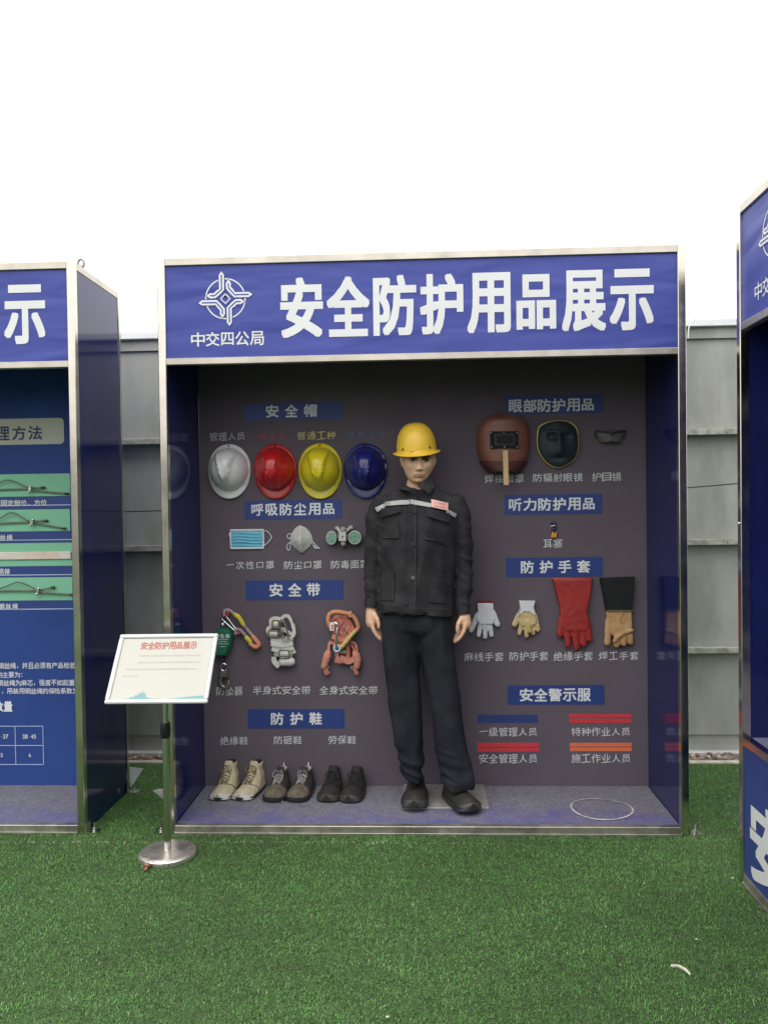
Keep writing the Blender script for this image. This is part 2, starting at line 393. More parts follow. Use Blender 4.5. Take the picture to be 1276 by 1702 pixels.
def turf():
    n = 860000
    # positions over the part of the carpet near the camera, denser close by
    X = rng.uniform(-2.7, 4.3, n); Y = -2.75+(3.78)*rng.uniform(0, 1, n)**1.12
    depth = Y-CY
    keep = (np.abs(X-1.1) < .53*depth+.85)
    inb = ((X > -.01) & (X < W+.01) & (Y > 0) & (Y < .57)) | ((X < XL) & (Y > 0) & (Y < .57)) | ((X > XR) & (Y < YR) & (Y > YR-W))
    base = onZ(279, 1424, 0)
    inb |= ((X-base.x)**2+(Y-base.y)**2 < .118**2)
    sm = np.abs(Y-SEAM-.008*np.sin(X*2.3)) ; seam = (sm < .005) & (X > 1.5)
    keep &= ~inb & ~seam & (Y < 1.01); X = X[keep]; Y = Y[keep]; sm = sm[keep]; n = len(X)
    cl = np.array([noise.noise(Vector((x*9, y*9, 0)))+.6*noise.noise(Vector((x*38, y*38, 5))) for x, y in zip(X, Y)])
    big = np.array([noise.noise(Vector((x*1.6, y*1.6, 9))) for x, y in zip(X, Y)])
    L = rng.uniform(.006, .0155, n)*(1+.3*cl); wd = rng.uniform(.0011, .0024, n)
    az = rng.uniform(0, 2*np.pi, n); lean = rng.uniform(.5, 2.0, n)
    dx, dy = np.cos(az), np.sin(az); px, py = -dy, dx
    h1 = L*.5; z1 = h1*np.cos(lean*.4); r1 = h1*np.sin(lean*.4)
    z2 = z1+L*.5*np.cos(lean*1.3); r2 = r1+L*.5*np.sin(lean*1.3)
    V = np.zeros((n,5,3), np.float32)
    V[:,0] = np.stack([X-px*wd/2, Y-py*wd/2, np.zeros(n)], 1); V[:,1] = np.stack([X+px*wd/2, Y+py*wd/2, np.zeros(n)], 1)
    V[:,2] = np.stack([X+dx*r1-px*wd/2, Y+dy*r1-py*wd/2, z1], 1); V[:,3] = np.stack([X+dx*r1+px*wd/2, Y+dy*r1+py*wd/2, z1], 1)
    V[:,4] = np.stack([X+dx*r2, Y+dy*r2, np.maximum(z2, .004)], 1)
    b = (np.arange(n)*5)[:,None]
    tri = np.concatenate([b+np.array([[0,1,3]]), b+np.array([[0,3,2]]), b+np.array([[2,3,4]])], 1).astype(np.int32)
    me = bpy.data.meshes.new('turf')
    me.vertices.add(n*5); me.vertices.foreach_set('co', V.ravel()); me.loops.add(n*9); me.loops.foreach_set('vertex_index', tri.ravel())
    me.polygons.add(n*3); me.polygons.foreach_set('loop_start', np.arange(n*3, dtype=np.int32)*3)
    me.update(calc_edges=True)
    rows = np.array([noise.noise(Vector((x*3, y*26, 2))) for x, y in zip(X, Y)])
    c = rng.uniform(0, 1, n)**1.3*.50+.16+.15*cl+.17*big+.12*rows
    pale = (rng.uniform(0,1,n) > .993) | ((sm < .006) & (X < 1.55) & (rng.uniform(0,1,n) > .45)); c[pale] = 1.0
    c = np.clip(c, 0, 1)
    at = me.attributes.new('tint', 'FLOAT', 'POINT'); at.data.foreach_set('value', np.repeat(c, 5).astype(np.float32))
    m = bpy.data.materials.new('turf_blades'); m.use_nodes = True; nn = m.node_tree.nodes; l = m.node_tree.links; p = nn['Principled BSDF']
    a = nn.new('ShaderNodeAttribute'); a.attribute_name = 'tint'; cr = nn.new('ShaderNodeValToRGB'); l.new(a.outputs['Fac'], cr.inputs[0])
    e = cr.color_ramp.elements; e[0].position = 0; e[0].color = (.040,.075,.022,1); e[1].position = 1; e[1].color = (.42,.42,.27,1)
    for pos, cc in ((.35,(.080,.205,.046)), (.6,(.125,.300,.074)), (.85,(.20,.38,.13))):
        q = e.new(pos); q.color = (*cc, 1)
    l.new(cr.outputs[0], p.inputs['Base Color']); p.inputs['Roughness'].default_value = .5; p.inputs['Specular IOR Level'].default_value=.3
    o = bpy.data.objects.new('artificial_turf', me); COL.objects.link(o); me.materials.append(m); o['kind'] = 'stuff'; o['label'] = 'short green artificial turf covering the ground'; o['category'] = 'artificial turf'
turf()
# ------------------------------------------------------------------ fence
def sky_block_fence():      # unseen fence added behind the camera to block low sky light; it shows in the glossy panels and steel
    t = Thing('metal_fence', 'unseen metal sheet fence added behind the camera to block low sky light', 'fence', (1.1, -9.5, 0))
    for i in range(12): t.part('sheet', MB().box(-16+2.8*i, -13.205+2.8*i, -9.53, -9.5, .05, 2.55), fence_m)
    for z in (.1, 1.2, 2.5): t.part('rail', MB().box(-16, 17.6, -9.498, -9.44, z, z+.04), fence_l)
sky_block_fence()
def fence():
    Yf = 1.17; t = Thing('metal_fence', 'pale grey metal sheet fence with horizontal rails behind the booths', 'fence', (1.1, Yf, 0))
    zz = lambda v: onY(1183, v, Yf).z
    x0, x1 = -3.2, 5.2
    cuts = [zz(563), zz(721), zz(902), zz(1080), zz(1221)]
    segs = [(zz(543), cuts[0], Yf-.02), (cuts[0]+.03, cuts[1]+.004, Yf), (cuts[1]+.001, cuts[2]+.004, Yf), (cuts[2]+.001, cuts[3]+.004, Yf), (cuts[3]+.001, cuts[4], Yf), (cuts[4]+.03, zz(1250), Yf+.014)]
    for a, b, y in segs:
        # each course runs as sheets about 1.9 m long, lapped a few millimetres
        xs = [x0, -1.3, .62, 2.06, 3.6, x1]
        for i in range(5):
            mb = MB(); mb.box(xs[i]+.001, xs[i+1]-.001, y+(i%2)*.0015, y+.010, b, a); t.part('sheet', mb, fence_m)
    for z in cuts[1:4]:
        mb = MB(); mb.box(x0, x1, Yf-.06, Yf-.001, z-.004, z+.020, bev=.003)
        mb.box(x0, x1, Yf-.064, Yf-.055, z-.010, z+.024, bev=.002); t.part('rail', mb, fence_l)
    mb = MB(); N = 120; top, bot = zz(532), zz(545); R = []
    for i in range(N+1):
        x = x0+(x1-x0)*i/N; wv = .006*noise.noise(Vector((x*5,0,0)))
        R.append([(x, Yf-.045+wv, bot+wv*.5), (x, Yf-.05+wv, bot+.004), (x, Yf-.045+wv*.5, top-.006+wv*.6), (x, Yf+.03, top+wv*.6), (x, Yf+.05, bot)])
    mb.loft(R); t.part('cap', mb, fence_c)
    mb = MB(); mb.box(x0, x1, Yf-.03, Yf+.02, zz(1257), zz(1250)+.006, bev=.002); t.part('bottom_channel', mb, fence_c)
    for z in cuts[1:4]:
        for k in range(28):
            x = x0+.15+k*.3; t.part('screw', MB().ball((x, Yf-.065, z+.006), .0055, 4), dksteel)
    p = onY(225.5, 561, Yf-.04); mb = MB(); mb.ball((p.x, Yf-.036, p.z), .007, 6); t.part('bolt', mb, black_p, smooth=True)
    pts = [onY(u, v, Yf-.07) for u, v in ((150,850),(205,850.5),(265,849),(500,842),(800,830),(1000,819),(1143,810.5),(1222,804),(1330,795))]
    c = MB().tube(catmull(pts, 6), .0032, 6)
    solo('cable', c, black_p, 'thin black cable strung across the grey fence behind the booths', 'cable', loc=pts[4])
fence()

# ------------------------------------------------------------------ booths
def bolt_foot(t, x, y, sx, sy=0):
    mb = MB(); mb.box(min(x, x+sx*.06), max(x, x+sx*.06), y, y+.045, .003, .009); mb.box(min(x,x+sx*.006), max(x,x+sx*.006), y, y+.045, .009, .05)
    a = x+sx*.034; mb.tube([(a, y+.022, .009), (a, y+.022, .048)], .005, 6, round_=False)
    mb.tube([(a, y+.022, .012), (a, y+.022, .022)], .011, 6, round_=False); t.part('anchor_bracket', mb, bright)
def booth(t, floor_z=ZS, kind='centre'):
    P = lambda n, *b, m=steel, **k: t.part(n, MB().box(*b, bev=k.pop('bev', .0025)), m, **k)
    yb0, yb1 = D, D+.032
    for x in (0, W-T):
        P('post', x, x+T, 0, T, 0, H); P('post', x, x+T, yb0+.001, yb1, 0, H-.002)
    P('top_rail', T, W-T, .001, T-.001, H-T, H-.001, m=rail_steel); P('header_rail', T, W-T, .001, T-.001, ZH, ZH+.03, m=rail_steel)
    P('top_rail', T, W-T, yb0+.002, yb1, H-T, H-.003)
    for x in (0, W-T):
        P('side_rail', x+.001, x+T-.001, T, yb0, H-T, H-.001, m=rail_steel)
        P('side_panel', x+.003, x+T-.004, T-.001, yb0, .004, H-T+.001, m=gloss_blue, bev=.0005)
    P('roof_panel', T, W-T, T, yb0, H-.03, H-.012, m=gloss_blue, bev=.001)
    P('banner_backing', T, W-T, .02, .03, ZH+.03, H-T, m=left_dkblue, bev=.001)
    # front sill: box section with a lower lip
    mb = MB(); mb.box(T, W-T, .001, T, .012, floor_z if floor_z < .1 else ZS, bev=.002); mb.box(T, W-T, -.006, .02, .001, .012, bev=.001); t.part('sill', mb, sill_steel)
    for i in range(7):   # rivets along header
        pass
def header(t, x_logo, full=True, textstr='安全防护用品展示', xs=None, body=True):
    mb = MB(); mb.box(T, W-T, .011, .016, ZH+.03, H-T); t.part('banner', mb, vinyl_m)
    y = .0095
    if full:
        c = onY(374, 495.6, 0); mb = MB(); logo(mb, c.x, c.z, 33.2*(0-CY)/F_PX, y, 0, 1)
        t.part('emblem', mb, [vinyl_t, vinyl_m], fix=False)
        mb = MB(); x0, x1, z0, z1 = px_box(316.5, 551, 438.5, 574, 0); text(mb, '中交四公局', x0, x1, z0, z1, y, off=.018); t.part('lettering', mb, vinyl_t, fix=False)
    mb = MB(); s = textstr
    a, b = (onY(466, 510, 0).x, onY(1086, 498, 0).x) if xs is None else xs
    z0, z1 = onY(776, 551.5, 0).z, onY(776, 455.5, 0).z
    n = len(s); cw = 70*(0-CY)/F_PX; st = (b-a-cw)/(8-1)
    for i, ch in enumerate(s):
        mb = MB(); x = b-cw-(n-1-i)*st; text(mb, ch, x, x+cw, z0, z1, y, off=.031)
        t.part('character', mb, vinyl_t, fix=False)

BC = Thing('display_booth', 'steel framed blue display booth in the middle holding the dressed mannequin', 'booth', (0,0,0), group='blue display booths', local=True)
booth(BC); header(BC, 0)
BC.part('platform', MB().box(T, W-T, T+.001, D, .012, ZS-.001), floor_m)
BC.part('back_panel', MB().box(T-.003, W-T+.003, D, D+.012, .012, H-.03), print_grey)
bolt_foot(BC, -.001, 0, -1); bolt_foot(BC, W+.001, 0, 1)
# floor ring stain
mbs = MB(); c = onZ(999, 1345, ZS); N = 90; R0 = []
for i in range(N+1):
    a = 2*math.pi*i/N; rr = .142+.004*math.sin(a*3+1); wdt = .0035+.003*noise.noise(Vector((math.cos(a)*2, math.sin(a)*2, 0)))+ (.002 if math.sin(a) < 0 else 0)
    rz = rr*.98
    R0.append([(c.x+(rr-wdt)*math.cos(a), c.y+(rz-wdt)*math.sin(a)*.95, ZS+.003), (c.x+(rr+wdt)*math.cos(a), c.y+(rz+wdt)*math.sin(a)*.95, ZS+.003)])
mbs.loft(R0, closed=False)
BC.part('ring_stain', mbs, mat('chalky_ring', (.5,.49,.49), .9, 0, .35, 60), fix=False)
YW = D
HEAD = [('安全帽',442,527,673,693,405,568,669,698), ('呼吸防尘用品',418,556.6,837,856,406.6,568.3,831,863), ('安全带',448,532,970,990.6,408.7,571,964.5,997),
 ('防护鞋',450.6,535,1184.5,1204,412,572.6,1178.6,1210.6), ('眼部防护用品',845,987,663.5,684,838.6,1001,656.5,688), ('听力防护用品',845,988.6,828,848,838,1000,821.7,854.8),
 ('防护手套',865,980,932,952,840,1001,926.4,958.5), ('安全警示服',863,981,1144.5,1165,843.4,1003.8,1139,1171)]
bp = [o for o in BC.o.children if o.name.startswith('back_panel')][0]
for s, a, b, c_, d, r0, r1, q0, q1 in HEAD:
    mb = MB(); x0, x1, z0, z1 = px_box(r0, q0, r1, q1, YW); mb.box(x0, x1, YW-.0015, YW+.001, z0, z1, 0)
    x0, x1, z0, z1 = px_box(a, c_, b, d, YW); text(mb, s, x0, x1, z0, z1, YW-.003, 1, off=.03)
    BC.part('heading_label', mb, [heading_blue, pwhite], fix=False, parent=bp, label='blue heading label reading '+s)
CAP = [('管理人员',348,408,718.6,732.7,'pgrey'),('安全员',430.6,475,720,732,'pdred'),('普通工种',493.7,557.7,717,731,'pyellow'),('特殊工种',577.7,640,717.8,729,'pblue'),
 ('一次性口罩',375.4,456,932.6,946,0),('防尘口罩',472,535,932,946,0),('防毒面罩',549.7,613,931,945,0),('防坠器',359.4,404,1141,1156,0),('半身式安全带',420,516.4,1140,1154.5,0),
 ('全身式安全带',530.5,627.8,1140,1154.5,0),('绝缘鞋',365.8,412.5,1224,1238,0),('防砸鞋',455,502,1223,1237,0),('劳保鞋',545,592,1222.6,1237,0),('焊接面罩',804.8,870.6,788.7,803,0),
 ('防辐射眼镜',885,968,786.6,801,0),('护目镜',982.5,1032,785,800,0),('耳塞',902,934.5,895.8,910.5,0),('麻线手套',771,837,1084,1099,0),('防护手套',845.8,911,1083,1098,0),
 ('绝缘手套',919,985,1083,1098,0),('焊工手套',994,1060.6,1083,1097,0),('一级管理人员',795.4,892.7,1209,1224,0),('特种作业人员',948.7,1047,1208.7,1223.4,0),
 ('安全管理人员',795.4,893,1253,1268.7,0),('施工作业人员',948.7,1047.8,1252.7,1268,0)]
for s, a, b, c_, d, k in CAP:
    mb = MB(); x0, x1, z0, z1 = px_box(a, c_, b, d, YW); text(mb, s, x0, x1, z0, z1, YW-.0018, 0, off=-.002, kai=True)
    BC.part('caption', mb, {'pgrey':pgrey,'pdred':pdred,'pyellow':pyellow,'pblue':pblue,0:pcap}[k], fix=False, parent=bp, label={'pgrey':'grey','pdred':'dull red','pyellow':'yellow','pblue':'dull blue',0:'pale grey'}[k]+' caption reading '+s)
for r, m, nm in (((793.3,893,1188,1194,1195,1201),heading_blue,'blue'),((945.7,1048.8,1186.6,1193,1194.6,1201.3),pred,'red'),((793.3,895.4,1234.6,1241.4,1243,1249.2),pred,'red'),((946.5,1049,1234.6,1240.7,1241.9,1248.4),porange,'orange')):
    for q in (2, 4):
        x0, x1, z0, z1 = px_box(r[0], r[q], r[1], r[q+1], YW); BC.part('stripe', MB().box(x0, x1, YW-.0015, YW+.001, z0, z1), m, parent=bp, label=nm+' printed stripe')

# left booth
LBX = XL-W
BL = Thing('display_booth', 'blue display booth cut by the left edge with wire ropes on mint strips', 'booth', (LBX,0,0), group='blue display booths', local=True)
booth(BL); header(BL, 0, full=False, textstr='展示', xs=(0, onY(73.5, 530, 0).x-LBX))
BL.part('platform', MB().box(T, W-T, T+.001, D, .012, ZS-.001), floor_m)
lb = BL.part('back_panel', MB().box(T-.003, W-T+.003, D, D+.012, .012, H-.03), left_blue)
bolt_foot(BL, W+.001, 0, 1); bolt_foot(BL, W+.001, D-.02, 1)
p = onY(151, 447, .17); BL.part('lifting_eye', MB().ring((W-.02, .13, H+.026), .014, .0058, rz=.020).tube([(W-.02,.13,H-.01),(W-.02,.13,H+.01)], .009, 8), dksteel, smooth=True)
def lbox(u0, v0, u1, v1):
    x0, x1, z0, z1 = px_box(u0, v0, u1, v1, YW); return x0-LBX, x1-LBX, z0, z1
def ltext(s, u0, u1, v0, v1, m, off=.02, name='lettering'):
    mb = MB(); x0, x1, z0, z1 = lbox(u0, v0, u1, v1); text(mb, s, x0, x1, z0, z1, YW-.0035, off=off); BL.part(name, mb, m, fix=False, parent=lb)
def rrect(x0, x1, z0, z1, r, n=6):
    P = []
    for cx, cz, a0 in ((x1-r,z1-r,0),(x0+r,z1-r,1),(x0+r,z0+r,2),(x1-r,z0+r,3)):
        for i in range(n+1):
            a = (a0+i/n)*math.pi/2; P.append((cx+r*math.cos(a), cz+r*math.sin(a)))
    return P
x0, x1, z0, z1 = lbox(-380, 699, 107, 742); mb = MB(); mb.prism(rrect(x0, x1, z0, z1, .022), YW-.002, YW+.001); BL.part('title_plate', mb, cream, parent=lb)
ltext('理方法', -6, 71, 709, 731, navy_text, .028)
for a, b in ((791,828),(849.6,885.6),(905,943),(961.7,999.7)):
    x0, x1, z0, z1 = lbox(-420, a, 117 if b < 900 else 121, b); BL.part('mint_strip', MB().box(x0, x1, YW-.0015, YW+.001, z0, z1), green_pr, parent=lb)
for a, b in ((828.5,841.8),(843.6,849),(886,899),(900.6,904.6),(943.4,956.5),(958.4,961.4),(1000.2,1013)):
    x0, x1, z0, z1 = lbox(-420, a, 118 if b < 900 else 121, b); BL.part('label_strip', MB().box(x0, x1, YW-.0012, YW+.001, z0, z1), heading_blue, parent=lb)
for v in (842.7, 900, 957.6, 1014):
    x0, x1, z0, z1 = lbox(-420, v-.8, 118 if v < 900 else 122, v+.8); BL.part('thin_line', MB().box(x0, x1, YW-.0012, YW+.001, z0, z1), lightline, parent=lb)
ltext('固定部位、方位', 2.5, 79, 831, 841, pwhite); ltext('钢丝绳', -10.5, 22, 888.7, 898, pwhite); ltext('吊带', -2, 18, 945.5, 955.5, pwhite); ltext('钢丝绳', -1, 31, 1003, 1012, pwhite)
for s, u, v0, v1 in (('钢丝绳，并且必须有产品检验', -1.6, 1101, 1111), ('制主要为：', -4.6, 1116.6, 1126), ('钢丝绳为麻芯，强度不如起重', -3, 1129.8, 1139.5), ('，吊装用钢丝绳的保险系数为', 3, 1143.5, 1153)):
    ltext(s, u, u+9.85*len(s), v0, v1, pwhite, .015)
ltext('数量', -8, 21.8, 1166, 1182, pwhite, .034)
mb = MB()
for u in (-20, 26.5, 72.5):
    x0, x1, z0, z1 = lbox(u-.5, 1207, u+.5, 1271); mb.box(x0, x1, YW-.002, YW+.001, z0, z1)
for v in (1207, 1239, 1270.6):
    x0, x1, z0, z1 = lbox(-20, v-.5, 72.5, v+.5); mb.box(x0, x1, YW-.0024, YW+.001, z0, z1)
BL.part('table_lines', mb, lightline, parent=lb)
ltext('38–45', 38, 61.5, 1220, 1227.5, pwhite, .01); ltext('34–37', -9, 15, 1220, 1227.5, pwhite, .01); ltext('5', 2, 6, 1251, 1258, pwhite, .01); ltext('6', 48.5, 53, 1251, 1258, pwhite, .01)

# right booth, turned to face left
BR = Thing('display_booth', 'nearest blue display booth facing left at the right edge with lettered plinth', 'booth', (XR,YR,0), -math.pi/2, group='blue display booths', local=True)
PZ = onX(1224, 1219, XR).z
booth(BR, floor_z=PZ); header(BR, 0)
BR.part('platform', MB().box(T, W-T, T+.001, D, PZ-.03, PZ-.002), floor_m)
BR.part('back_panel', MB().box(T-.003, W-T+.003, D, D+.012, .012, H-.03), gloss_blue)
BR.part('plinth_rail', MB().box(T, W-T, .001, T, PZ-.032, PZ, bev=.002), steel)
BR.part('plinth_panel', MB().box(T, W-T, .008, .02, ZS, PZ-.03), mat('plinth_blue', (.028,.055,.235), .4, 0, .05, 3))
mb = MB(); yl = YR-onX(1243, 1400, XR).y; cw = .36
zt, zb_ = onX(1250, 1330, XR).z, onX(1262, 1472, XR).z
for i, ch in enumerate('安全第一'): text(mb, ch, yl+i*.43, yl+i*.43+cw, zb_, zt, .006, off=.034) if i < 1 else None
BR.part('lettering', mb, vinyl_t, fix=False)
for z, u in ((870, 0), ):
    q = onX(1232, 870, XR); BR.part('rivet', MB().ball((T*.5, -.001, q.z), .005, 5), bright)

# the next booth of the right-hand row, nearer than the camera
BN = Thing('display_booth', 'next blue display booth of the right-hand row, behind the camera', 'booth', (XR,YR-W-.35,0), -math.pi/2, group='blue display booths', local=True)
booth(BN); header(BN, 0, full=False)
BN.part('platform', MB().box(T, W-T, T+.001, D, .012, ZS-.001), floor_m)
BN.part('back_panel', MB().box(T-.003, W-T+.003, D, D+.012, .012, H-.03), left_blue)
# wire ropes and webbing on the left booth
rope_m = mat('wire_rope', (.2,.2,.17), .5, .6, .3, 90)
def pw(u, v, off=.012): 
    q = onY(u, v, YW); return (q.x, YW-off, q.z)
def rope(k, y0, lab, x_end, clampx, arc, tail, dz=0):
    base = pw(40, y0); t = Thing('wire_rope', lab, 'wire rope', base, group='wire rope samples on the left booth')
    t.part('rope', MB().tube(catmull([pw(-60,y0+4), pw(0,y0), pw(clampx-8, y0+arc[2]), pw(clampx+10, y0+arc[2]+3), pw(*x_end)], 6), .0042, 6), rope_m, smooth=True)
    t.part('loop', MB().tube(catmull([pw(arc[0]-25, y0+1, .018), pw(arc[0], y0-8, .02), pw((arc[0]+clampx)/2-6, y0+arc[1], .022), pw(clampx-10, y0-6, .02), pw(clampx, y0+arc[2]-2, .018), pw(*tail)], 6), .0036, 6), rope_m, smooth=True)
    c = pw(clampx, y0+arc[2], .02); mb = MB(); mb.box(c[0]-.009, c[0]+.009, c[1]-.008, c[1]+.016, c[2]-.013, c[2]+.013, bev=.003)
    for s in (-1, 1): mb.ball((c[0]+s*.006, c[1]-.006, c[2]+s*.014), .007, 6)
    t.part('clamp', mb, bright, smooth=True)
    for e in (x_end, tail): 
        q = pw(*e); t.part('end_cap', MB().tube([(q[0]-.007,q[1],q[2]),(q[0]+.007,q[1],q[2])], .0062, 8), black_p, smooth=True)
rope(0, 814, 'wire rope with one clamp on the topmost mint strip', (113,820.5), 54, (-5,-16,-1), (74,810.5))
rope(1, 870, 'wire rope with short tail on the second mint strip above 钢丝绳', (108,878), 57, (2,-18,-2), (78,865.5))
rope(2, 982, 'wire rope with two clamps on the lowest mint strip', (122,988), 67, (14,-15,0), (90,976))
x0, x1, z0, z1 = px_box(-80, 917.5, 119.5, 930, YW); solo('webbing_sling', MB().box(x0, x1, YW-.012, YW-.001, z0, z1, bev=.002), mat('white_webbing', (.72,.68,.62), .8, 0, .06, 30, .3, 300, col2=(.72,.58,.5), c2scale=8), 'flat white webbing sling on the third mint strip', 'webbing sling', loc=((x0+x1)/2, YW, z0))
# loose bits by the fence
q = onZ(232, 1312, 0); lean = mat('pale_board', (.36,.42,.43), .6, 0, .12, 8)
a, b_, c_ = onZ(213, 1316, 0), onZ(222, 1304, 0), onY(237, 1278, .95); 
mb = MB(); top = [onY(213,1275,.6), onY(237,1278,.72), onZ(219,1305,0.0)+Vector((0,0,.003)), onZ(211,1318,0.0)+Vector((0,0,.003))]
mb.add([p for p in top]+[p+Vector((.004,.008,0)) for p in top], [(0,1,2,3),(7,6,5,4),(0,4,5,1),(1,5,6,2),(2,6,7,3),(3,7,4,0)])
solo('board_offcut', mb, lean, 'pale blue-grey board offcut leaning behind the left booth', 'board offcut', loc=top[3])
pl = [onZ(u, v, .006) for u, v in ((254,1314),(262,1311),(284,1311),(284,1338))]
mb = MB(); mb.add([p for p in pl]+[p-Vector((0,0,.005)) for p in pl], [(0,1,2,3),(7,6,5,4),(0,4,5,1),(1,5,6,2),(2,6,7,3),(3,7,4,0)])
solo('steel_plate', mb, mat('grey_plate', (.42,.42,.38), .6, .2, .15, 12), 'small grey plate lying on the turf between left and middle booths', 'metal plate', loc=pl[3])
# ------------------------------------------------------------------ things hung on the back panel
def wp(u, v, off=0):
    q = onY(u, v, YW); return Vector((q.x, YW-off, q.z))
def wx(pts): 
    return [(onY(u, v, YW).x, onY(u, v, YW).z) for u, v in pts]
def ribbon(mb, pts, w_px, off, thick, mi=0, k=4, wob=0):
    """a flat strap following pixel points on the panel; off may be a number or a list"""
    offs = off if hasattr(off, '__len__') else [off]*len(pts)
    P = catmull([wp(u, v, o) for (u, v), o in zip(pts, offs)], k); R = []; hw = w_px*S/2
    for i, p in enumerate(P):
        d = (P[min(i+1,len(P)-1)]-P[max(i-1,0)]).normalized(); sd = Vector((d.z, 0, -d.x)); sd = sd.normalized() if sd.length > 1e-5 else Vector((1,0,0))
        y = Vector((0,1,0)); ww = hw*(1+wob*noise.noise(p*40)); q = .25*thick
        R.append([p-sd*ww, p-sd*(ww-q)-y*thick*.5, p+sd*(ww-q)-y*thick*.5, p+sd*ww, p+sd*(ww-q)+y*thick*.5, p-sd*(ww-q)+y*thick*.5])
    mb.loft(R, mi); return mb
def hard_hat(u0, u1, v0, v1, col, lab, clip=white_p):
    cu, cv = (u0+u1)/2, (v0+v1)/2; c = wp(cu, cv); hw, hh = (u1-u0)/2*S, (v1-v0)/2*S
    t = Thing('hard_hat', lab, 'hard hat', (c.x, YW, c.z-hh), group='hard hats hung in a row')
    NA = 56; cz = c.z+hh*.07; ax, bz = hw*.91, hh*.79
    def ridge(x, z):
        zn = -z; w = .48-.27*(zn+.8)
        if zn > .62 or zn < -.95: f = 0
        else: f = min(1, (.62-zn)*4)*min(1, (zn+.95)*4)
        c = math.exp(-((abs(x)-w)/.075)**2); inn = 1/(1+math.exp((abs(x)-w)/.035))
        return f*(.018*c+.009*inn)
    mb = MB(); R = []
    for i in range(19):
        r = math.sin(math.pi/2*(i/18))**.9 if i else .002
        ring = []
        for j in range(NA):
            a = 2*math.pi*j/NA; x, z = r*math.cos(a), r*math.sin(a)
            h = .014+.112*(1-min(r,1)**2.3)**.6+ridge(x, z)
            ring.append((c.x+ax*x, YW-h, cz+bz*z))
        R.append(ring)
    mb.loft(R, caps=False); mb.f.append(tuple(range(NA))); mb.m.append(0)
    t.part('shell', mb, col, smooth=True, angle=50)
    mb = MB(); R = []
    for fr, h in ((.97, .018), (1.0, .014), (1.3, .012), (1.8, .010), (2, .007), (1.97, .002), (1.0, .006), (.97,.01)):
        ring = []
        for j in range(NA):
            a = 2*math.pi*j/NA; ca, sa = math.cos(a), math.sin(a)
            ox = hw*math.copysign(abs(ca)**.95, ca); up = hh*.93+hh*.07-hh*.07
            oz = (hh*.93*sa) if sa > 0 else -(hh*1.07)*abs(sa)**.82
            if sa < 0: ox *= 1-.10*abs(sa)
            f = min(max(fr-1, 0), 1); x = ax*ca*min(fr,1)*(1-f)+ox*f; z = bz*sa*min(fr,1)*(1-f)+oz*f
            ring.append((c.x+x, YW-h-(.012*f*max(0,-sa)**2), cz+z))
        R.append(ring)
    mb.loft(R, caps=False); t.part('brim', mb, col, smooth=True, angle=50)
    for a in (-35, 5, 28):
        a = math.radians(a); x, z = hw*.93*math.cos(a), hh*.9*math.sin(a)
        d = Vector((-math.sin(a), 0, math.cos(a)))*.011; p = Vector((c.x+x, YW-.017, cz+z))
        t.part('side_slot', MB().tube([p-d, p+d], .0028, 6), clip)
    a = math.radians(215); p = Vector((c.x+hw*.9*math.cos(a), YW-.017, cz+hh*.86*math.sin(a))); d = Vector((.008,0,-.013)); t.part('side_slot', MB().tube([p-d, p+d], .0024, 6), clip)
    p = Vector((c.x, YW-.014, cz+hh*.86)); t.part('nail', MB().ball(p, .005, 6), black_p)
hat_k = dict(rough=.3, var=.04, coat=.35, bump=.02, bs=12)
hard_hat(346,418,738,829, mat('hat_white', (.78,.78,.79), **hat_k), 'white hard hat hung first in the row, under 管理人员', mat('clip_w', (.8,.8,.8), .3))
hard_hat(422,494,738,829, mat('hat_red', (.52,.012,.016), **hat_k), 'red hard hat hung between the white and yellow ones', mat('clip_r', (.5,.08,.08), .4))
hard_hat(496,569,737,829, mat('hat_yellow', (.72,.6,.02), **hat_k), 'yellow ridged hard hat hung on the panel, under 普通工种', mat('clip_y', (.75,.65,.15), .4))
hard_hat(571,644,737,828, mat('hat_blue', (.012,.018,.16), **hat_k), 'dark blue hard hat partly behind the mannequin shoulder', mat('clip_b', (.4,.42,.5), .4))

# masks
c = wp(411, 896); t = Thing('surgical_mask', 'light blue pleated disposable face mask with white ear loops', 'face mask', (c.x, YW, wp(411,911).z))
x0, x1, z0, z1 = px_box(384, 881, 438.5, 911, YW); mb = MB(); R = []
prof = [0,1,2,3,4,5,6,7,8,9,10,11,12]; offp = [.006,.009,.011,.008,.013,.009,.015,.010,.016,.010,.012,.009,.006]
for k, o_ in zip(prof, offp): 
    z = z1-(z1-z0)*k/12; R.append([(x0+(x1-x0)*i/10, YW-o_*(0.5+.5*math.sin(math.pi*(i+1)/12))-.001, z+.003*math.sin(i*.6)-.002) for i in range(11)])
mb.loft(R, closed=False); t.part('pleated_sheet', mb, mat('mask_blue', (.16,.48,.66), .8, 0, .06, 30))
for zz_, in ((z1,), (z0,)): t.part('edge_binding', MB().box(x0-.002, x1+.002, YW-.011, YW-.002, zz_-.005, zz_+.005, bev=.002), mat('mask_white', (.72,.72,.75), .8))
for xx in (x0, x1): t.part('edge_binding', MB().box(xx-.004, xx+.004, YW-.012, YW-.003, z0+.005, z1-.005, bev=.002), MATS['mask_white'])
t.part('ear_loop', MB().tube(catmull([wp(438,883,.008), wp(443,882,.01), wp(451,890,.01), wp(451,895,.01), wp(445,903,.01), wp(438,907,.008)], 6), .0022, 6), MATS['mask_white'], smooth=True)
t.part('ear_loop', MB().tube(catmull([wp(385,884,.008), wp(382,887,.01), wp(383,893,.01), wp(385,896,.006)], 6), .0022, 6), MATS['mask_white'], smooth=True)

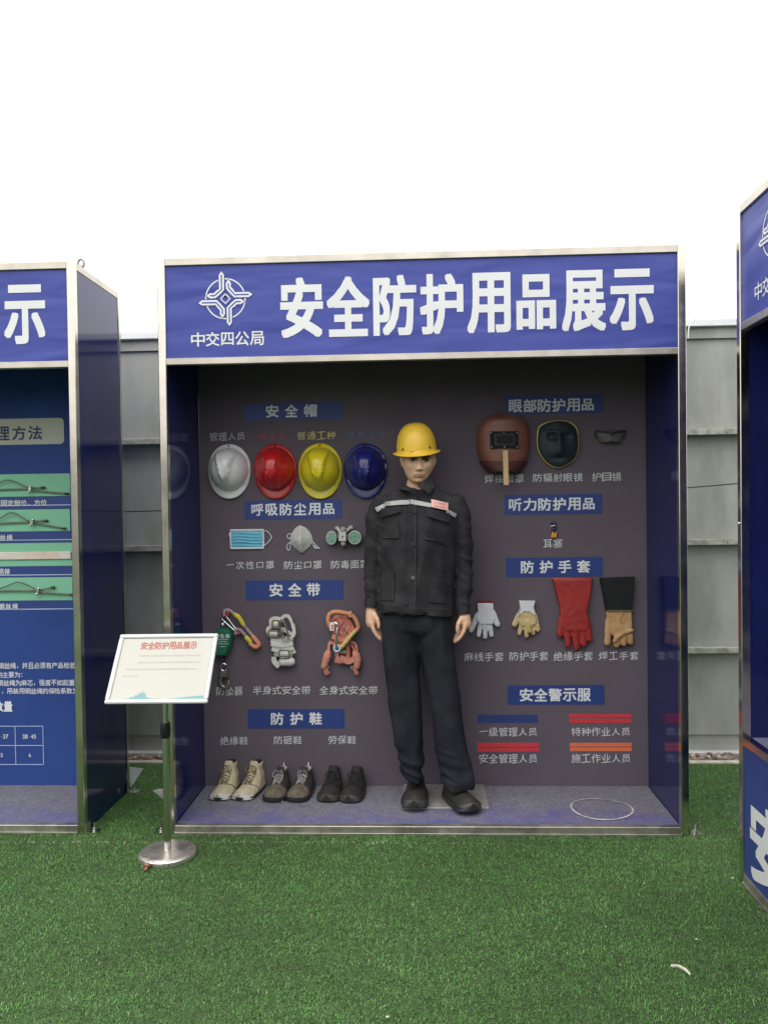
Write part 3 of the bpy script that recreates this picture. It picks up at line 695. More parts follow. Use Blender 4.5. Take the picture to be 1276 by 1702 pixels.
c = wp(502, 897); t = Thing('dust_mask', 'grey-white folded dust mask shaped like a leaf with loops', 'dust mask', (c.x, YW, wp(502,919).z))
out = [(498,873),(508,877),(516,886),(520,897),(516,908),(508,915),(501,919.5),(493,913),(485,905),(482,897),(484,888),(491,878)]
mb = MB(); oc = catmull([Vector((a,0,b)) for a, b in out+[out[0]]], 4)[:-1]; R = []
for f, h in ((1,.001),(1,.006),(.93,.009),(.8,.014),(.55,.026),(.3,.034),(.06,.037)):
    R.append([wp(500+(p.x-500)*f, 896+(p.z-896)*f, h-(0 if f > .9 else .0)+ (.010*max(0,1-abs(p.x-500)*f/7) if f < .95 else 0)) for p in oc])
mb.loft(R, caps=False); n_ = len(oc); mb.f.append(tuple(range(len(mb.v)-n_, len(mb.v)))); mb.m.append(0)
t.part('shell', mb, mat('mask_grey', (.52,.52,.49), .85, 0, .1, 25, .3, 40), smooth=True, angle=60)
mb = MB(); ribbon(mb, [(500,875),(500.5,897),(501,917)], 1.3, [.012,.048,.012], .002); t.part('seam', mb, MATS['mask_white'])
for L in ([(484,887),(479,888),(478,893),(483,896)], [(484,901),(479,904),(477,911),(481,915),(483,909),(483,903)], [(518,902),(524,909),(531,911.5),(524,905),(519,899)], [(519,903),(523,910),(526,912)]):
    t.part('ear_loop', MB().tube(catmull([wp(a, b, .006) for a, b in L], 5), .0022, 6), MATS['mask_white'], smooth=True)

c = wp(573, 893); t = Thing('respirator', 'grey half mask respirator with two round mint green filters', 'respirator', (c.x, YW, wp(573,912).z))
gr = mat('resp_grey', (.3,.3,.28), .5, 0, .1, 20); lg = mat('resp_light', (.5,.52,.5), .45, 0, .08, 20); mint = mat('resp_mint', (.2,.36,.29), .7, 0, .3, 90, .4, 200)
for u, v, ru in ((552,893.5,8.8), (590.5,893,11.3)):
    p = wp(u, v); r = ru*S; rz = 11.6*S
    mb = MB(); R = []
    for f, h in ((.9,.005),(1,.012),(1,.036),(.96,.042),(.84,.043),(.80,.039)):
        R.append([(p.x+r*f*math.cos(a), YW-h, p.z+rz*f*math.sin(a)) for a in [2*math.pi*j/28 for j in range(28)]])
    mb.loft(R); t.part('filter_housing', mb, lg, smooth=True, angle=30)
    mb = MB(); R = []
    for k in range(7):
        f = .8*(1-k/6)+.02; R.append([(p.x+r*f*math.cos(a), YW-.0395-.002*(k%2), p.z+rz*f*math.sin(a)) for a in [2*math.pi*j/28 for j in range(28)]])
    mb.loft(R); t.part('filter_pad', mb, mint)
t.part('face_piece', MB().tube([wp(560,890,.02), wp(571,894,.035), wp(583,890,.02)], [.014,.024,.014], 12).tube([wp(571,899,.03), wp(572,908,.02)], [.02,.012], 12), mat('resp_dark', (.12,.11,.1), .5), smooth=True)
mb = MB(); mb.prism(wx([(564.5,882),(577,882),(577,899),(564.5,899)]), YW-.066, YW-.04, inset=.003)
t.part('front_plate', mb, lg, smooth=True, angle=30)
for L in ([(567,884),(561,877)], [(575,884),(584,876)]):
    t.part('arm', MB().tube([wp(*L[0], .05), wp(*L[1], .03)], .007, 8), lg, smooth=True)
    q = wp(L[1][0], L[1][1], .03); t.part('strap_clip', MB().box(q.x-.011, q.x+.011, q.y-.005, q.y+.005, q.z-.009, q.z+.009, bev=.002), gr)
t.part('valve', MB().tube([wp(572,880,.03), wp(572,880,.055)], .017, 14, up=(0,0,1)), gr, smooth=True, angle=30)
t.part('valve', MB().tube([wp(572,903,.03), wp(572,903,.05)], .014, 14, up=(0,0,1)), gr, smooth=True, angle=30)
t.part('nail', MB().ball(wp(571.5,891,.067), .004, 5), black_p)

# fall arrester
arr = Thing('fall_arrester', 'green retractable fall arrester block with white print and hook below', 'fall arrester', tuple(wp(375, 1143)), )
grn = mat('arrester_green', (.012,.13,.07), .4, 0, .08, 15, .05, 20, coat=.2)
body = [(362,1046),(367,1042),(379,1042),(386,1047),(390,1056),(389,1067),(386,1077),(380,1088),(362,1088),(357,1076),(356,1062),(358,1050)]
arr.part('housing', MB().prism(wx(body), YW-.07, YW-.005, inset=.012), grn, smooth=True, angle=35)
mb = MB(); x0, x1, z0, z1 = px_box(358, 1054, 382, 1060.5, YW-.07); text(mb, '防坠器', x0, x1, z0, z1, YW-.0716, off=.02)
arr.part('lettering', mb, pwhite, fix=False)
for v, a, b in ((1063,362,380),(1066.5,364,378),(1070,363,379),(1074.5,366,376)):
    x0, x1, z0, z1 = px_box(a, v-.6, b, v+.6, YW-.07); mb = MB()
    k = 0; x = x0
    while x < x1-.004: d = .004+.003*random.random(); mb.box(x, x+d, YW-.0714, YW-.069, z0, z1); x += d+.0022
    arr.part('small_print', mb, pgrey, kind='stuff')
arr.part('swivel', MB().ball(wp(373,1036.5,.035), .011, 8), bright, smooth=True)
arr.part('shackle', MB().tube([wp(374,1042,.03), wp(373,1034,.03), wp(376,1024,.03)], .0035, 8), bright, smooth=True)
arr.part('carabiner', MB().tube(catmull([wp(371,1024,.03), wp(377,1022,.03), wp(392,1041,.03), wp(395,1045,.032), wp(392,1046,.03), wp(373,1029,.03), wp(371,1024,.03)], 5), .0032, 8), bright, smooth=True)
hk = mat('hook_steel', (.27,.29,.24), .4, .8, .15, 30)
arr.part('cable', MB().tube(catmull([wp(374,1088,.03), wp(376,1094,.03), wp(374,1098,.025), wp(373,1102,.02)], 5), .002, 6), black_p)
arr.part('hook_eye', MB().ring(wp(373.5,1107.5,.02), 5*S, .0042, rz=6*S), bright, smooth=True)
arr.part('hook_body', MB().prism(wx([(367,1114),(380,1112),(381,1124),(368,1125)]), YW-.032, YW-.01, inset=.004), hk, smooth=True, angle=30)
arr.part('hook', MB().tube(catmull([wp(369,1122,.02), wp(367.5,1131,.02), wp(370,1139,.02), wp(376,1141,.02), wp(381,1136,.02), wp(381.5,1131,.02)], 5), [.010]*21+[.008]*3+[.005]*2, 10, flat=.6), hk, smooth=True)
for v in (1117.3, 1120.3): arr.part('latch_wire', MB().tube([wp(373,v,.034), wp(380.5,v-1,.034)], .0016, 6), bright)
# lanyard
lan = Thing('rope_lanyard', 'short rope lanyard with yellow and orange sleeves hooked to the arrester', 'lanyard', tuple(wp(425, 1076)))
rp = mat('lanyard_rope', (.40,.34,.33), .85, 0, .3, 120, .5, 200, col2=(.25,.2,.24), c2scale=90); ye = mat('sleeve_yellow', (.62,.52,.05), .6, 0, .08, 30); og = mat('sleeve_orange', (.62,.25,.13), .7, 0, .15, 40, .2, 60)
rdp = mat('thimble_red', (.45,.04,.05), .4)
lan.part('thimble', MB().ring(wp(377.5,1018,.03), 4*S, .007), rdp, smooth=True)
lan.part('thimble', MB().ring(wp(398.5,1048,.03), 4.2*S, .007, rz=3.2*S), rdp, smooth=True)
lan.part('rope', MB().tube(catmull([wp(375,1021,.03), wp(376,1014,.03), wp(382,1013,.03), wp(389,1017,.03), wp(401,1029,.03), wp(411,1042,.03), wp(424,1058,.03)], 6), .0088, 10), rp, smooth=True)
lan.part('rope', MB().tube(catmull([wp(394,1052,.03), wp(395,1045,.03), wp(403,1047,.03), wp(411,1056,.03), wp(420,1067,.03)], 6), .0088, 10), rp, smooth=True)
lan.part('sleeve', MB().tube(catmull([wp(393,1020,.031), wp(400,1026,.031), wp(407,1037,.031)], 5), [.010,.012,.0135,.0135,.0135,.013,.0125,.012,.012,.011,.010], 10), ye, smooth=True, label='yellow sleeve')
lan.part('sleeve', MB().tube([wp(412,1058,.031), wp(418,1065,.031)], .0125, 10), ye, smooth=True, label='yellow sleeve')
lan.part('sleeve', MB().tube(catmull([wp(423,1057,.031), wp(429,1064,.031), wp(432,1070,.031), wp(428,1074,.031), wp(423,1072,.031), wp(419,1069,.031)], 4), .0125, 10), og, smooth=True, label='orange sleeve')

# half-body harness: pale webbing folded into a bundle
hb = Thing('safety_belt', 'pale grey folded webbing safety belt with metal buckles', 'safety belt', tuple(wp(470, 1108)))
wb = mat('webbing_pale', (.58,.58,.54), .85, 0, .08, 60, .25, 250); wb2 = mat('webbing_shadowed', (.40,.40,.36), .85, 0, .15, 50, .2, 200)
oldst = mat('olive_steel', (.34,.33,.25), .35, .75, .15, 30)
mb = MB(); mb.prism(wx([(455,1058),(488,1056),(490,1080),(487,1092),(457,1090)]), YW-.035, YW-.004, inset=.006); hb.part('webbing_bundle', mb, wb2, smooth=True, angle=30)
for L, w_, o_ in (([(448,1052),(447,1044),(455,1040),(470,1043),(486,1052),(490,1046),(488,1036)],6,.03), ([(454,1040),(452,1030),(458,1026),(470,1028)],6,.034), ([(470,1032),(472,1024),(480,1022),(485,1028),(490,1042),(491,1052),(484,1060)],5.5,.04),
                  ([(452,1062),(470,1065),(488,1058)],8,.036), ([(453,1068),(470,1071),(489,1067)],7,.042), ([(454,1076),(470,1079),(490,1074)],8,.038), ([(457,1090),(458,1098),(466,1106)],9,.03), ([(489,1078),(491,1084)],6,.03)):
    hb.part('strap', ribbon(MB(), L, w_, o_, .005, wob=.15), wb)
for u, v, w_, h_ in ((461,1035,9,11),(457,1051,14,9),(475,1084,14,11)):
    p = wp(u, v, .045); x, z = w_*S/2, h_*S/2
    hb.part('webbing_roll', MB().tube([(p.x-x*.9,p.y+.004,p.z), (p.x+x*.9,p.y+.004,p.z)], z*.92, 12, flat=.55, up=(0,0,1) if False else (0,1,0)), wb, smooth=True)
    for sx_ in (-1, 1):
        hb.part('buckle', MB().box(p.x+sx_*x*1.15-.004, p.x+sx_*x*1.15+.004, p.y-.008, p.y+.006, p.z-z*1.1, p.z+z*1.1, bev=.002), oldst)
    hb.part('buckle', MB().box(p.x-x*1.1, p.x+x*1.1, p.y-.006, p.y+.006, p.z+z*1.0, p.z+z*1.0+.005, bev=.002), oldst)
    hb.part('buckle', MB().box(p.x-x*1.1, p.x+x*1.1, p.y-.006, p.y+.006, p.z-z*1.0-.005, p.z-z*1.0, bev=.002), oldst)
hb.part('webbing_roll', MB().tube([wp(472,1098,.03), wp(485,1098,.03)], .0235, 12, flat=.7), wb, smooth=True)
hb.part('snap_hook', MB().tube(catmull([wp(469,1030,.056), wp(472,1027,.056), wp(477,1036,.056), wp(482,1054,.056), wp(480,1061,.056), wp(473,1059,.056), wp(469,1049,.056), wp(469,1040,.056), wp(469,1030,.056)], 5), .0042, 8), oldst, smooth=True)
hb.part('snap_hook', MB().tube([wp(472,1046,.06), wp(477,1060,.06)], .0028, 6), bright, smooth=True)

# full-body harness
fb = Thing('safety_harness', 'salmon pink full body safety harness folded up with orange rope', 'safety harness', tuple(wp(566, 1121)))
pk = mat('webbing_salmon', (.62,.25,.185), .85, 0, .12, 50, .25, 220); pk2 = mat('webbing_rose', (.52,.17,.14), .85, 0, .15, 50, .2, 200)
ropep = mat('rope_peach', (.66,.30,.17), .85, 0, .25, 110, .6, 160); ropey = mat('rope_yellow', (.66,.50,.20), .85, 0, .2, 110, .6, 160)
mb = MB(); mb.prism(wx([(552,1024),(570,1018),(585,1030),(592,1044),(585,1056),(577,1068),(558,1068),(552,1050)]), YW-.03, YW-.004, inset=.008); fb.part('webbing_bundle', mb, pk2, smooth=True, angle=30)
for L, w_, o_, m_ in (([(553,1056),(566,1058),(582,1056)],9,.036,pk), ([(556,1066),(568,1068),(580,1064)],9,.034,pk), ([(552,1030),(560,1024),(568,1032),(563,1040)],5,.034,pk2), ([(575,1046),(582,1043),(588,1042)],9,.036,pk),
                  ([(556,1070),(549,1066),(547,1076),(545,1088)],5,.02,pk), ([(582,1066),(590,1068),(593,1078),(592,1090)],5,.02,pk), ([(585,1070),(589,1078),(589,1088)],4,.03,pk2),
                  ([(556,1024),(566,1021),(578,1024)],5,.036,pk), ([(560,1040),(566,1052),(576,1052),(584,1036)],4,.040,pk2), ([(555,1048),(566,1050),(584,1049)],5,.040,pk), ([(557,1061),(568,1063),(583,1060)],4,.042,pk), ([(560,1078),(562,1090)],6,.03,pk), ([(578,1070),(580,1092)],6,.032,pk2), ([(558,1095),(568,1097),(582,1093)],9,.03,pk), ([(560,1090),(567,1096),(571,1088)],7,.036,pk), ([(571,1092),(580,1098),(590,1092)],9,.034,pk)):
    fb.part('strap', ribbon(MB(), L, w_, o_, .005, wob=.2), m_)
for L in ([(546,1084),(543,1095),(540,1105)], [(591,1084),(595,1094),(594,1106)]):
    fb.part('rolled_leg_strap', MB().tube(catmull([wp(a, b, .028) for a, b in L], 4), [.017,.021,.021,.02,.021,.019,.018,.018,.017], 12, flat=.8), pk, smooth=True)
for L in ([(540,1107),(543,1114),(546,1119)], [(589,1108),(592,1114),(594,1119)]):
    fb.part('strap_end', ribbon(MB(), L, 8, .026, .012, wob=.2), pk2, smooth=True)
    p = wp(L[0][0]+1, L[0][1], .03); fb.part('elastic_ring', MB().ring((p.x, p.y, p.z), .022, .0018, rz=.007), oldst, smooth=True)
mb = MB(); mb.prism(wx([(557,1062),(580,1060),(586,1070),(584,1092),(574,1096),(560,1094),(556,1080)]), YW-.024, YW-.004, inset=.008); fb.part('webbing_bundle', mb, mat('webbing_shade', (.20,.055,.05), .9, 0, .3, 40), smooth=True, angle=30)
fb.part('rope', MB().tube(catmull([wp(552,1043,.045), wp(547,1032,.045), wp(549,1020,.045), wp(558,1015,.045), wp(575,1017,.045), (wp(588,1022,.045)), wp(595,1034,.045), wp(596,1042,.045), wp(588,1050,.05)], 6), .0112, 10), ropep, smooth=True)
fb.part('rope', MB().tube(catmull([wp(591,1047,.052), wp(583,1056,.055), wp(575,1066,.055), wp(569,1073,.05)], 6), .0115, 10), ropey, smooth=True, label='yellowed length of rope')
fb.part('end_collar', MB().box(wp(581,1018).x, wp(586.5,1018).x, YW-.06, YW-.03, wp(584,1024).z, wp(584,1014).z, bev=.003), ropep)
p = wp(562, 1074.5, .055); fb.part('thimble', MB().ring(p, 4.8*S, .0065), mat('thimble_pale', (.6,.62,.64), .4), smooth=True)
fb.part('thimble_core', MB().ball(p, .009, 8), mat('thimble_blue', (.02,.1,.42), .4), smooth=True)
fb.part('snap_hook', MB().tube([wp(561,1070,.06), wp(562,1055,.065), wp(563,1040,.062)], [.0055,.006,.005], 8), bright, smooth=True)
fb.part('snap_hook', MB().tube(catmull([wp(563,1041,.062), wp(562,1035,.06), wp(559,1032,.056)], 4), .004, 8), bright, smooth=True)
mb = MB(); mb.prism(wx([(550,1032),(558,1032),(558,1046),(550,1046)]), YW-.056, YW-.045, inset=.002); fb.part('white_tag', mb, mat('tag_w', (.7,.7,.64), .5), smooth=True, angle=30)
mb = MB(); mb.prism(wx([(553,1036),(557,1036),(557,1038),(555,1038),(555,1041),(557,1041),(557,1043),(553,1043)]), YW-.058, YW-.055); fb.part('tag_slot', mb, pk2)
fb.part('buckle', MB().tube([wp(574,1038,.05), wp(572,1046,.05)], .004, 8), oldst, smooth=True)
fb.part('green_label', ribbon(MB(), [(566,1082),(576,1081)], 5, .038, .003), mat('label_green', (.2,.33,.16), .7))

# ------------------------------------------------------------------ right-hand column of things
wm = Thing('welding_mask', 'brown hand-held welding mask with dark window and wooden handle', 'welding mask', tuple(wp(836, 806)))
br = mat('fibre_brown', (.215,.085,.060), .42, 0, .12, 20, .12, 60, spec=.5)
N1, N2 = 15, 26; R = []
for i in range(N2):
    v = 688+(785-688)*i/(N2-1); k = i/(N2-1)
    hw = 44*min(1, (max(0.0,1-((.42-k)/.42)**2.6)**.42 if k < .42 else (1-((k-.42)/.58)**3.3*.60)))
    hw = max(hw, 14); cu = 835.5
    R.append([wp(cu+hw*math.sin(a), v, .008+.085*(math.cos(a)**.8)*(1 if k > .12 else .35+.65*k/.12)) for a in [(-.5+j/(N1-1))*math.pi*.96 for j in range(N1)]])
R2_ = [[p+Vector((0,.004,0)) for p in r] for r in R]
mb = MB(); mb.loft(R, closed=False); wm.part('shell', mb, br, smooth=True, angle=70)
mb = MB(); R = []
for k in range(7):
    v = 767+2.8*k; hw = 41-1.0*k-.22*k*k
    R.append([wp(835.5+hw*math.sin(a), v+1.0*math.cos(a), .012+.088*(math.cos(a)**.8)-.0*k) for a in [(-.5+j/(N1-1))*math.pi*.9 for j in range(N1)]])
mb.loft(R, closed=False); wm.part('chin_fold', mb, mat('fibre_dark', (.075,.022,.018), .5, 0, .1, 20), smooth=True, angle=70)
def wrect(u0, v0, u1, v1, d0, d1, m, ins=.002):   # small proud block
    o = YW-.088
    f = (o-CY)/(YW-CY); c0 = wp((u0+u1)/2, (v0+v1)/2)
    q0, q1 = onY(u0, v0, o), onY(u1, v1, o)
    mb = MB(); mb.prism([(q0.x,q0.z),(q1.x,q0.z),(q1.x,q1.z),(q0.x,q1.z)], o-d1, o-d0+.02, inset=ins); return mb
fr = MB()
wm.part('window_frame', wrect(814,717,861,745,0,.012,0), mat('frame_black', (.006,.007,.008), .55, spec=.2), smooth=True, angle=30)
wm.part('window_rim', wrect(820,721,855,741,.0,.015,0), mat('frame_grey', (.03,.034,.03), .5, spec=.25), smooth=True, angle=30)
wm.part('dark_glass', wrect(824,724.5,851.5,737.5,.0,.0162,0,.0005), mat('weld_glass', (.004,.008,.006), .35, spec=.2))
for u, v in ((816,719),(837,718.5),(859,719.5),(816.5,743),(838,743),(859,743)):
    q = onY(u, v, YW-.101); wm.part('rivet', MB().ball(q, .004, 5), bright, smooth=True)
for u, v in ((809,707),(820,704.5),(832,703.5),(842,703.3),(853,703.7)):
    q = onY(u, v, YW-.088+.006*abs(u-836)/20); wm.part('rivet', MB().ball(q, .0036, 5), bright, smooth=True)
a0, a1 = onY(839, 749, YW-.1), onY(840.5, 806, YW-.1)
mb = MB(); mb.loft([[(p.x-.0125, YW-.112, p.z), (p.x+.0125, YW-.112, p.z), (p.x+.0125, YW-.09, p.z), (p.x-.0125, YW-.09, p.z)] for p in (a0, a1)])
wm.part('handle', mb, mat('pine', (.62,.42,.22), .6, 0, .12, 5, .1, 30, stretch=(8,8,1)))

rm = Thing('face_shield', 'dark teal moulded face mask with yellow edging, hung on the panel', 'face mask', tuple(wp(926, 777)))
o1 = [(908,703),(926,700),(946,703),(957,713),(959,728),(959,746),(953,763),(940,772),(927,777),(912,772),(899,758),(893,742),(892.5,722),(896,709)]
oc = catmull([Vector((a,0,b)) for a, b in o1+[o1[0]]], 5)[:-1]
def face_h(u, v):
    x, y = (u-926)/33, (v-738)/39
    h = .05*math.sqrt(max(0, 1-.8*(x*x+y*y)))
    for s in (-1, 1): h -= .016*math.exp(-(((u-926-s*12)/8)**2+((v-727)/6)**2)**1.5)
    h += .006*math.exp(-((v-719)/2.5)**2)*math.exp(-((abs(u-926)-12)/11)**4)
    h += .02*math.exp(-((u-926)/(3+max(0,(v-722))*.25))**2)*(1/(1+math.exp(-(v-722)/3)))*(1/(1+math.exp((v-757)/2)))
    h -= .012*math.exp(-((v-762)/4)**2)*math.exp(-((u-926)/12)**2)
    return h
R = []
for k in range(26):
    f = 1-k/25.5; R.append([wp(926+(p.x-926)*f, 738+(p.z-738)*f, .004+face_h(926+(p.x-926)*f, 738+(p.z-738)*f)*(1 if k else .5)) for p in oc])
mb = MB(); mb.loft(R, caps=False); rm.part('moulded_face', mb, mat('teal_rubber', (.013,.025,.033), .6, 0, .15, 20, .05, 40), smooth=True, angle=180)
mb = MB(); rr = [wp(p.x, p.z, .012) for p in oc]; rr.append(rr[0]); mb.tube(rr, .0042, 8, round_=False, caps=False); rm.part('edging', mb, mat('edge_yellow', (.6,.48,.12), .5), smooth=True)

gg = Thing('safety_goggles', 'smoky wraparound safety goggles, rightmost of the eye protection', 'goggles', tuple(wp(1013, 738)))
mb = MB(); R = []
for k in range(8):
    v = 718.5+2.3*k; hw = 24-.1*k-.10*k*k
    R.append([wp(1013+hw*math.sin(a), v+2*math.cos(a)**2*0+1.2*math.sin(a*2)**2, (.008+.034*math.cos(a))) for a in [(-.5+j/14)*math.pi*.92 for j in range(15)]])
mb.loft(R, closed=False); gg.part('lens', mb, mat('smoke_lens', (.115,.11,.105), .35, 0, .1, 20, spec=.25), smooth=True, angle=180)
gg.part('brow_frame', MB().tube(catmull([wp(988,717,.01), wp(996,719,.035), wp(1006,719.5,.05), wp(1013,721,.053), wp(1020,719,.05), wp(1030,718,.035), wp(1038,716,.01)], 5), .0048, 8), mat('goggle_frame', (.035,.035,.05), .4), smooth=True)
for L in ([(988,717),(987,722),(991,728)], [(1038,716),(1039,722),(1036,727)]):
    gg.part('temple_arm', MB().tube(catmull([wp(a, b, .008) for a, b in L], 4), .004, 8), MATS['goggle_frame'], smooth=True)
gg.part('nose_bridge', MB().ball(wp(1013,724,.055), .006, 6), MATS['goggle_frame'], smooth=True)

ep = Thing('ear_plugs', 'pair of orange ear plugs with a dark blue cord bundle', 'ear plugs', tuple(wp(920, 895)))
mb = MB(); ep.part('cord_bundle', MB().tube(catmull([wp(916,869,.01), wp(921,868,.014), wp(918,874,.016), wp(922,878,.014), wp(917,881,.014), wp(922,884,.012)], 5), .0062, 8), mat('navy_cord', (.02,.02,.07), .5), smooth=True)
ep.part('cord_tie', MB().tube([wp(914.5,874.5,.02), wp(920,873,.022)], .0025, 6), pwhite)
for u in (917.5, 922): ep.part('plug', MB().tube([wp(u+.6,884,.012), wp(u-.6,892,.012)], [.0055,.0075], 8), mat('plug_orange', (.75,.32,.05), .5), smooth=True)

# gloves
def glove(name, lab, cuff, blobs, voxel, m, group='work gloves hung in a row', flat=.5, base=None, disp=.001):
    xs = [p for b in blobs for p in b[0]]; low = max(v for u, v in xs)
    t = Thing(name, lab, 'glove', tuple(wp(base or xs[0][0], low+4)), group=group)
    mb = MB()
    for pts, rad, off in blobs:
        P = [wp(u, v, off) for u, v in pts]; r = [q*S for q in rad]; mb.tube(P, r, 12, flat=flat)
    for poly, th in cuff: mb.prism(wx(poly), YW-th, YW-.003, inset=.004)
    me = union(mb, voxel, 3)
    displace(me, lambda p, n: disp*noise.fractal(Vector(p)*38, 1, 2, 3))
    t.mesh('glove_shell', me, m); return t
knit = mat('knit_white', (.74,.75,.78), .9, 0, .05, 60, .5, 260)
t = glove('knitted_glove', 'white knitted glove with dark red cuff edge', [([(792,1001),(819,1001),(820,1014),(822,1028),(818,1037),(796,1037),(790,1028),(793,1014)], .026)],
 [([(793,1022),(782.5,1047)],(4.8,4.2),.014), ([(798,1034),(795,1055)],(4.4,3.9),.014), ([(805.5,1034),(805.5,1058)],(4.4,3.9),.014), ([(813,1034),(816,1055)],(4.3,3.9),.014), ([(818,1018),(826,1037)],(5.3,4.8),.014)], .003, knit)
x0, x1, z0, z1 = px_box(791.5, 998, 819.5, 1002, YW); t.part('cuff_edge', MB().box(x0, x1, YW-.024, YW-.004, z0, z1, bev=.003), mat('cuff_red', (.22,.015,.03), .8))
nat = mat('rubber_cream', (.62,.47,.24), .6, 0, .1, 25, .1, 50, col2=(.52,.36,.16), c2scale=15)
t = glove('coated_glove', 'white glove with tan rubber palm, second in the row', [([(861,1014),(886,1014),(890,1026),(890,1036),(883,1040),(865,1040),(858,1030)], .028)],
 [([(862,1022),(854,1037)],(6,5),.016), ([(866,1036),(862,1052)],(4.4,4),.016), ([(873.5,1036),(874,1056)],(4.4,4),.018), ([(881,1036),(885,1052)],(4.3,3.9),.016), ([(887,1022),(893,1046)],(5,4.2),.014), ([(876,1032),(879,1048)],(3.5,3.5),.028)], .0038, nat)
mb = MB(); mb.prism(wx([(861,998),(888,998),(886,1008),(889,1022),(878,1016),(868,1016),(857,1025),(863,1010)]), YW-.033, YW-.003, inset=.004); t.part('cuff', mb, knit, smooth=True, angle=40)
redr = mat('rubber_red', (.36,.035,.03), .42, 0, .06, 12, .03, 20, col2=(.28,.02,.02), c2scale=6, spec=.5)
t = glove('rubber_glove', 'long red rubber insulating gauntlet with fingers down', [([(916.5,961),(982,961),(980,985),(974,1015),(977,1036),(972,1048),(937,1048),(928,1036),(929,1010),(922,985)], .034)],
 [([(932,1030),(929,1054)],(7,5.5),.02), ([(941,1046),(942,1071)],(6.5,5.4),.02), ([(954,1048),(956.5,1075)],(6.4,5.4),.022), ([(966,1046),(968.5,1070)],(6.2,5),.02), ([(972,1030),(978,1061)],(7,5),.02)], .0042, redr, flat=.55, disp=.0009)
mb = MB(); mb.tube([wp(916.5,961.5,.02), wp(982,961.5,.02)], .0055, 8, flat=1.4); t.part('rolled_rim', mb, redr, smooth=True)
lea = mat('leather_tan', (.52,.31,.15), .75, 0, .1, 20, .25, 90, col2=(.42,.22,.10), c2scale=12)
t = glove('welding_glove', 'tan leather welding glove with black cuff, fourth in the row', [([(1005,1014),(1047,1014),(1048,1040),(1044,1052),(1016,1056),(1006,1040)], .036)],
 [([(1009,1030),(1007,1067)],(5.5,5.6),.022), ([(1024,1050),(1022,1070)],(6.5,5.6),.026), ([(1034,1050),(1034,1068)],(5.6,5.2),.026), ([(1044,1048),(1045.5,1066)],(5.2,5),.022), ([(1047,1046),(1034,1050),(1022,1057),(1018,1064)],(3,3.6,4,3.5),.036)], .0042, lea, flat=.6, disp=.0016)
mb = MB(); mb.prism(wx([(995,960),(1052,958),(1048,1014),(1005,1015)]), YW-.04, YW-.003, inset=.006); t.part('cuff', mb, mat('leather_black', (.012,.012,.013), .42, 0, .2, 12, .3, 14), smooth=True, angle=40)
x0, x1, z0, z1 = px_box(1005, 1012.5, 1048, 1014.3, YW); t.part('stitching', MB().box(x0, x1, YW-.0425, YW-.03, z0, z1), mat('olive_thread', (.16,.16,.07), .8))
mb = MB(); ribbon(mb, [(1030,1015),(1027,1026),(1028,1032)], 2, .041, .004); t.part('seam_welt', mb, lea)

